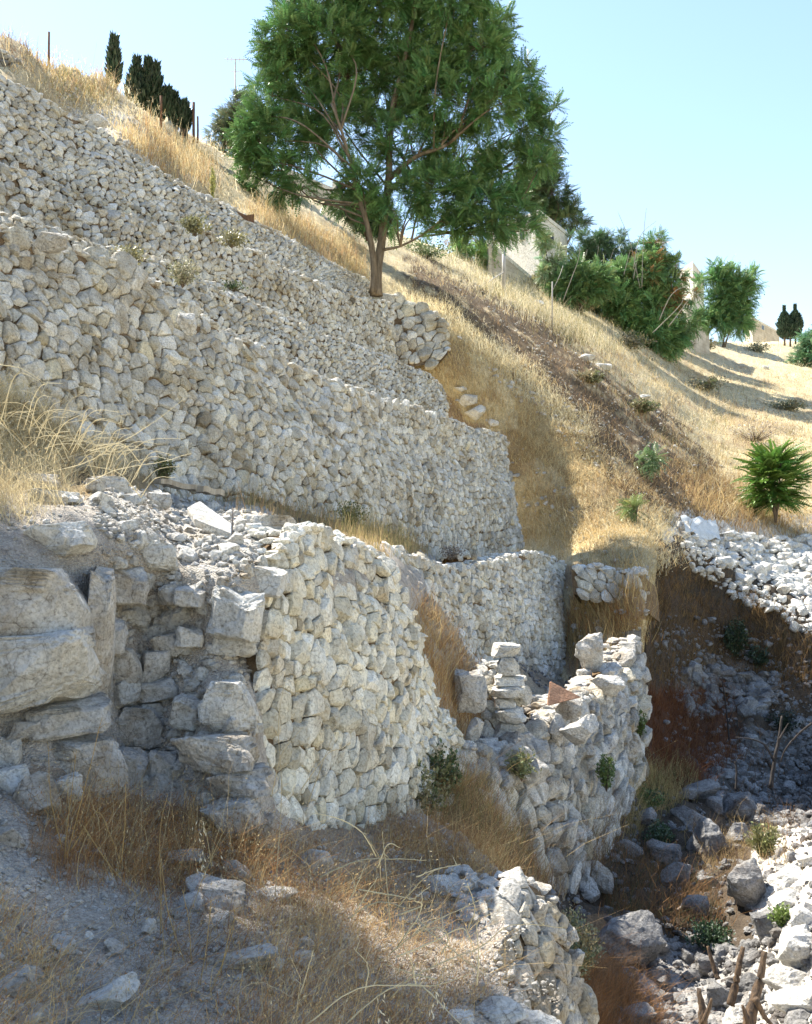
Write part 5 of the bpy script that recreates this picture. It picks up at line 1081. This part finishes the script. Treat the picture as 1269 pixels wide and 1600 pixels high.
stalks('tangle of bright arching straw stems over the right of the foreground bank', [
  [(610,1560,4.7),(640,1530,4.6),(700,1500,4.55),(750,1480,4.5),(800,1445,4.5),(880,1450,4.55)],[(540,1600,4.4),(600,1550,4.4),(640,1538,4.4),(680,1540,4.35),(740,1520,4.3)],
  [(620,1480,5.0),(650,1440,4.9),(670,1455,4.85),(690,1470,4.8),(752,1520,4.75),(760,1516,4.7)],[(610,1490,5.0),(660,1450,4.9),(700,1430,4.85),(752,1405,4.8)],[(732,1450,4.9),(742,1420,4.85),(730,1380,4.8)],
  [(620,1420,5.2),(650,1385,5.1),(680,1360,5.0),(720,1350,5.0)],[(500,1370,5.4),(560,1345,5.3),(610,1342,5.2),(666,1344,5.2)],[(588,1338,5.3),(565,1300,5.25),(530,1280,5.2),(490,1270,5.2)],
  [(610,1450,5.2),(603,1360,5.2),(597,1300,5.2)],[(622,1430,5.1),(660,1415,5.05),(648,1405,5.0),(672,1385,5.0)],[(545,1435,5.1),(590,1410,5.1),(650,1422,5.0)],[(560,1390,5.2),(620,1400,5.2),(650,1405,5.2)],
  [(650,1540,4.5),(642,1500,4.5),(632,1478,4.5)],[(690,1490,4.6),(700,1470,4.6),(690,1450,4.6),(650,1455,4.6)],[(620,1495,4.7),(680,1470,4.7),(720,1450,4.7),(735,1470,4.65),(755,1520,4.6)],[(745,1540,4.5),(748,1490,4.5),(744,1440,4.5)],
  [(480,1600,4.3),(560,1545,4.3),(670,1540,4.3)],[(660,1540,4.4),(700,1580,4.3),(730,1610,4.2)],[(570,1550,4.6),(575,1510,4.6),(553,1482,4.6)],[(467,1560,4.6),(490,1485,4.6)],[(555,1425,5.1),(590,1370,5.1)],[(650,1370,5.1),(690,1355,5.05)],
  [(680,1530,4.6),(640,1520,4.6),(600,1505,4.6)],[(628,1470,4.9),(655,1430,4.9),(660,1400,4.9)],[(548,1404,5.1),(572,1350,5.1)],[(590,1355,5.2),(606,1320,5.2),(625,1324,5.2)]], .0034, (.80,.70,.46), oats=[(680,1560,4.4,14),(596,1570,4.3,12)])
stalks('thin tan grass stems arching up at the left of the foreground', [
  [(100,1350,5.3),(108,1270,5.3),(120,1170,5.3)],[(104,1340,5.2),(130,1240,5.2),(160,1120,5.2)],[(110,1330,5.2),(150,1270,5.2),(170,1300,5.1),(190,1350,5.1)],[(98,1330,5.3),(80,1250,5.3),(75,1160,5.3)],
  [(130,1290,5.2),(170,1350,5.1),(215,1400,5.0)],[(190,1345,5.3),(195,1290,5.3),(197,1220,5.3)]], .0026, (.55,.38,.16))
stalks('upright tan grass stems in the centre of the foreground', [
  [(250,1480,4.9),(252,1400,4.9),(250,1300,4.9),(262,1240,4.9)],[(290,1510,4.7),(262,1420,4.75),(252,1340,4.8)],[(260,1530,4.6),(255,1460,4.7),(248,1380,4.8)],[(300,1520,4.7),(295,1440,4.7),(285,1390,4.7)],
  [(310,1560,4.5),(325,1460,4.6),(330,1400,4.6)],[(345,1520,4.6),(365,1440,4.65),(385,1445,4.65)],[(330,1550,4.5),(360,1470,4.6),(368,1420,4.6)]], .0024, (.52,.38,.18), oats=[(285,1500,4.7,10)])
stalks('wild oat stem with hanging pale seeds in front of the near wall corner', [
  [(300,1420,5.3),(318,1370,5.3),(335,1330,5.3),(352,1295,5.3)],[(330,1350,5.3),(322,1300,5.3),(312,1282,5.3)]], .0024, (.62,.5,.28), oats=[(314,1300,5.3,12),(316,1335,5.3,12),(322,1350,5.3,10),(345,1365,5.3,9)])
stalks('tall lone dry stem rising in front of the near wall', [
  [(430,1400,5.6),(440,1240,5.7),(435,1130,5.7),(447,1055,5.7)],[(425,1240,5.6),(440,1180,5.6),(470,1140,5.6)],[(435,1150,5.7),(425,1135,5.7)],[(480,1260,5.5),(505,1190,5.5),(520,1150,5.5)],[(470,1235,5.5),(510,1180,5.5),(533,1170,5.5)]], .0026, (.62,.52,.34))
for lb, ln in [('long pale curved stem lying across the bare path', [(120,1430,5.0),(150,1448,5.0),(185,1420,5.0),(225,1392,5.0)]), ('short pale stem lying at the bottom left of the path', [(100,1575,4.2),(150,1580,4.2),(190,1592,4.2)]),
  ('thin leaning stem in the rusty tuft at the left edge', [(45,1450,4.9),(62,1500,4.8),(70,1560,4.6)]), ('bent straw stem arching at the bottom centre', [(375,1600,4.2),(372,1560,4.2),(380,1545,4.2),(410,1535,4.2),(460,1560,4.2)])]:
    stalks(lb, [ln], .0028, (.56,.47,.32))
L2 = []
for _ in range(64):
    x = rng.uniform(-30, 235); y = 640 + max(0, x) * .36 + rng.uniform(0, 60); Y = rng.uniform(7.6, 9.2); d = rng.choice([-1, 1], p=[.35, .65]) * rng.uniform(25, 90); u = rng.uniform(10, 110) * (1 - max(0, x) / 420)
    L2.append([(x, y, Y), (x + d * .4, y - u * .8, Y - .1), (x + d, y - u * rng.uniform(.6, 1.1), Y - .2)])
L2 += [[(70,740,8),(140,720,8),(180,690,8),(190,650,8)],[(130,760,8),(180,735,8),(250,722,8),(300,708,8)],[(0,570,8),(30,575,8),(60,592,8),(72,602,8)],[(140,705,8),(190,690,8),(240,660,8),(290,622,8)],[(100,660,8),(130,700,8),(185,705,8),(235,700,8)],[(0,660,8),(60,720,8),(90,738,8)]]
stalks('tangle of pale arching straw stems at the left edge above the rubble', L2, .0032, (.76,.69,.50))
stalks('bare upright twigs sticking out of the ridge shrubs', [[(880,470,55),(905,400,55),(900,365,55)],[(1000,450,55),(985,380,55),(965,330,55)],[(1003,450,55),(1005,380,55),(1010,325,55)],[(990,420,55),(1000,370,55),(1025,345,55)],[(1045,510,47),(1075,470,47),(1085,450,47)],[(1030,500,47),(1050,460,47),(1075,445,47)],[(1020,520,47),(1060,480,47),(1070,462,47)],
  [(905,430,58),(918,390,58)],[(930,430,58),(935,385,58)],[(945,430,58),(960,388,58)],[(975,430,58),(985,390,58)],[(990,435,58),(998,395,58)]], .02, (.36,.33,.29))
# ---------------------------------------------------------------- labels that single each loose stone out, by the landmark it lies next to
LM = [(62,905,'the pitted grey boulder at the left edge'),(70,1003,'the biggest pale block'),(193,893,'the squarish tan-stained block'),(248,853,'the sloping boulder behind the tan block'),
 (198,1018,'the cube-like block in the pit'),(300,985,'the small wedge rock in the pit'),(375,935,'the bright corner block'),(370,995,'the long flat stone'),(362,1078,'the rounded corner boulder'),
 (344,1152,'the broad jutting slab'),(224,1110,'the wide block at the pit foot'),(258,1175,'the squared stone beside the broad slab'),(430,818,'the boulder on the wall top'),(325,805,'the smooth white slab'),
 (178,752,'the smooth stone on the rubble crest'),(290,762,'the longer plank'),(363,830,'the iron rod'),(1152,1262,'the large smooth gully boulder'),(1210,1180,'the forked black branch'),
 (1150,1235,'the small upright stick'),(1195,1345,'the wispy bush by the hollow'),(1222,1150,'the black-green shrub'),(1166,1400,'the big round pitted boulder'),(1097,1600,'the forked stump'),(1172,1580,'the tallest stump'),
 (1116,1510,'the leaning charred stick'),(975,1465,'the huge flat grey slab'),(1085,820,'the plastic sheet'),(1212,800,'the fern-like shrub'),(1150,1030,'the dark bush in the hollow'),(1245,1480,'the large sunlit boulder'),
 (1269,900,'the right picture edge'),(335,1385,'the wedge-shaped foreground rock'),(370,1495,'the crumbling outcrop'),(168,1540,'the pale jagged rock'),(28,1525,'the low boulder in the bottom corner'),
 (610,1540,'the arching straw stems'),(700,1385,'the flat slab on the bank'),(250,1400,'the upright tan stems'),(100,1300,'the thin tan stems'),(490,1340,'the grey stone at the near wall foot'),
 (880,1085,'the reddish triangular slab'),(922,1022,'the big cracked boulder'),(991,1012,'the small squared corner stone'),(430,1390,'the low rock ridge'),(60,1235,'the rough outcrop')]
ORD = ['closest', 'second closest', 'third closest', 'fourth closest', 'fifth closest', 'sixth closest', 'seventh closest', 'eighth closest', 'ninth closest', 'tenth closest', 'eleventh closest', 'twelfth closest']
bpy.context.view_layer.update()
loose = [o for o in scene.objects if o.type == 'MESH' and o.parent is None and o.get('group', '') and o.name.startswith('rock') and any(k in o['group'] for k in ('rubble', 'pit', 'bottom of the gully', 'gully floor', 'foreground bank', 'lowest wall'))]
bk = {}
for o in loose:
    x, y = topx(np.array(o.location)); d = [(math.hypot(x - a, y - b), i) for i, (a, b, _) in enumerate(LM)]; r, i = min(d)
    dx, dy = x - LM[i][0], y - LM[i][1]; w = 'right of' if abs(dx) > abs(dy) and dx > 0 else 'left of' if abs(dx) > abs(dy) else 'below' if dy > 0 else 'above'
    bk.setdefault((i, w), []).append((r, o))
for (i, w), L in bk.items():
    for n, (r, o) in enumerate(sorted(L, key=lambda t: t[0])):
        col = 'pale' if o.data.materials[0] in (M_white,) else 'grey'
        o['label'] = f"{col} loose stone {ORD[min(n, 11)]} {w} {LM[i][2]}"
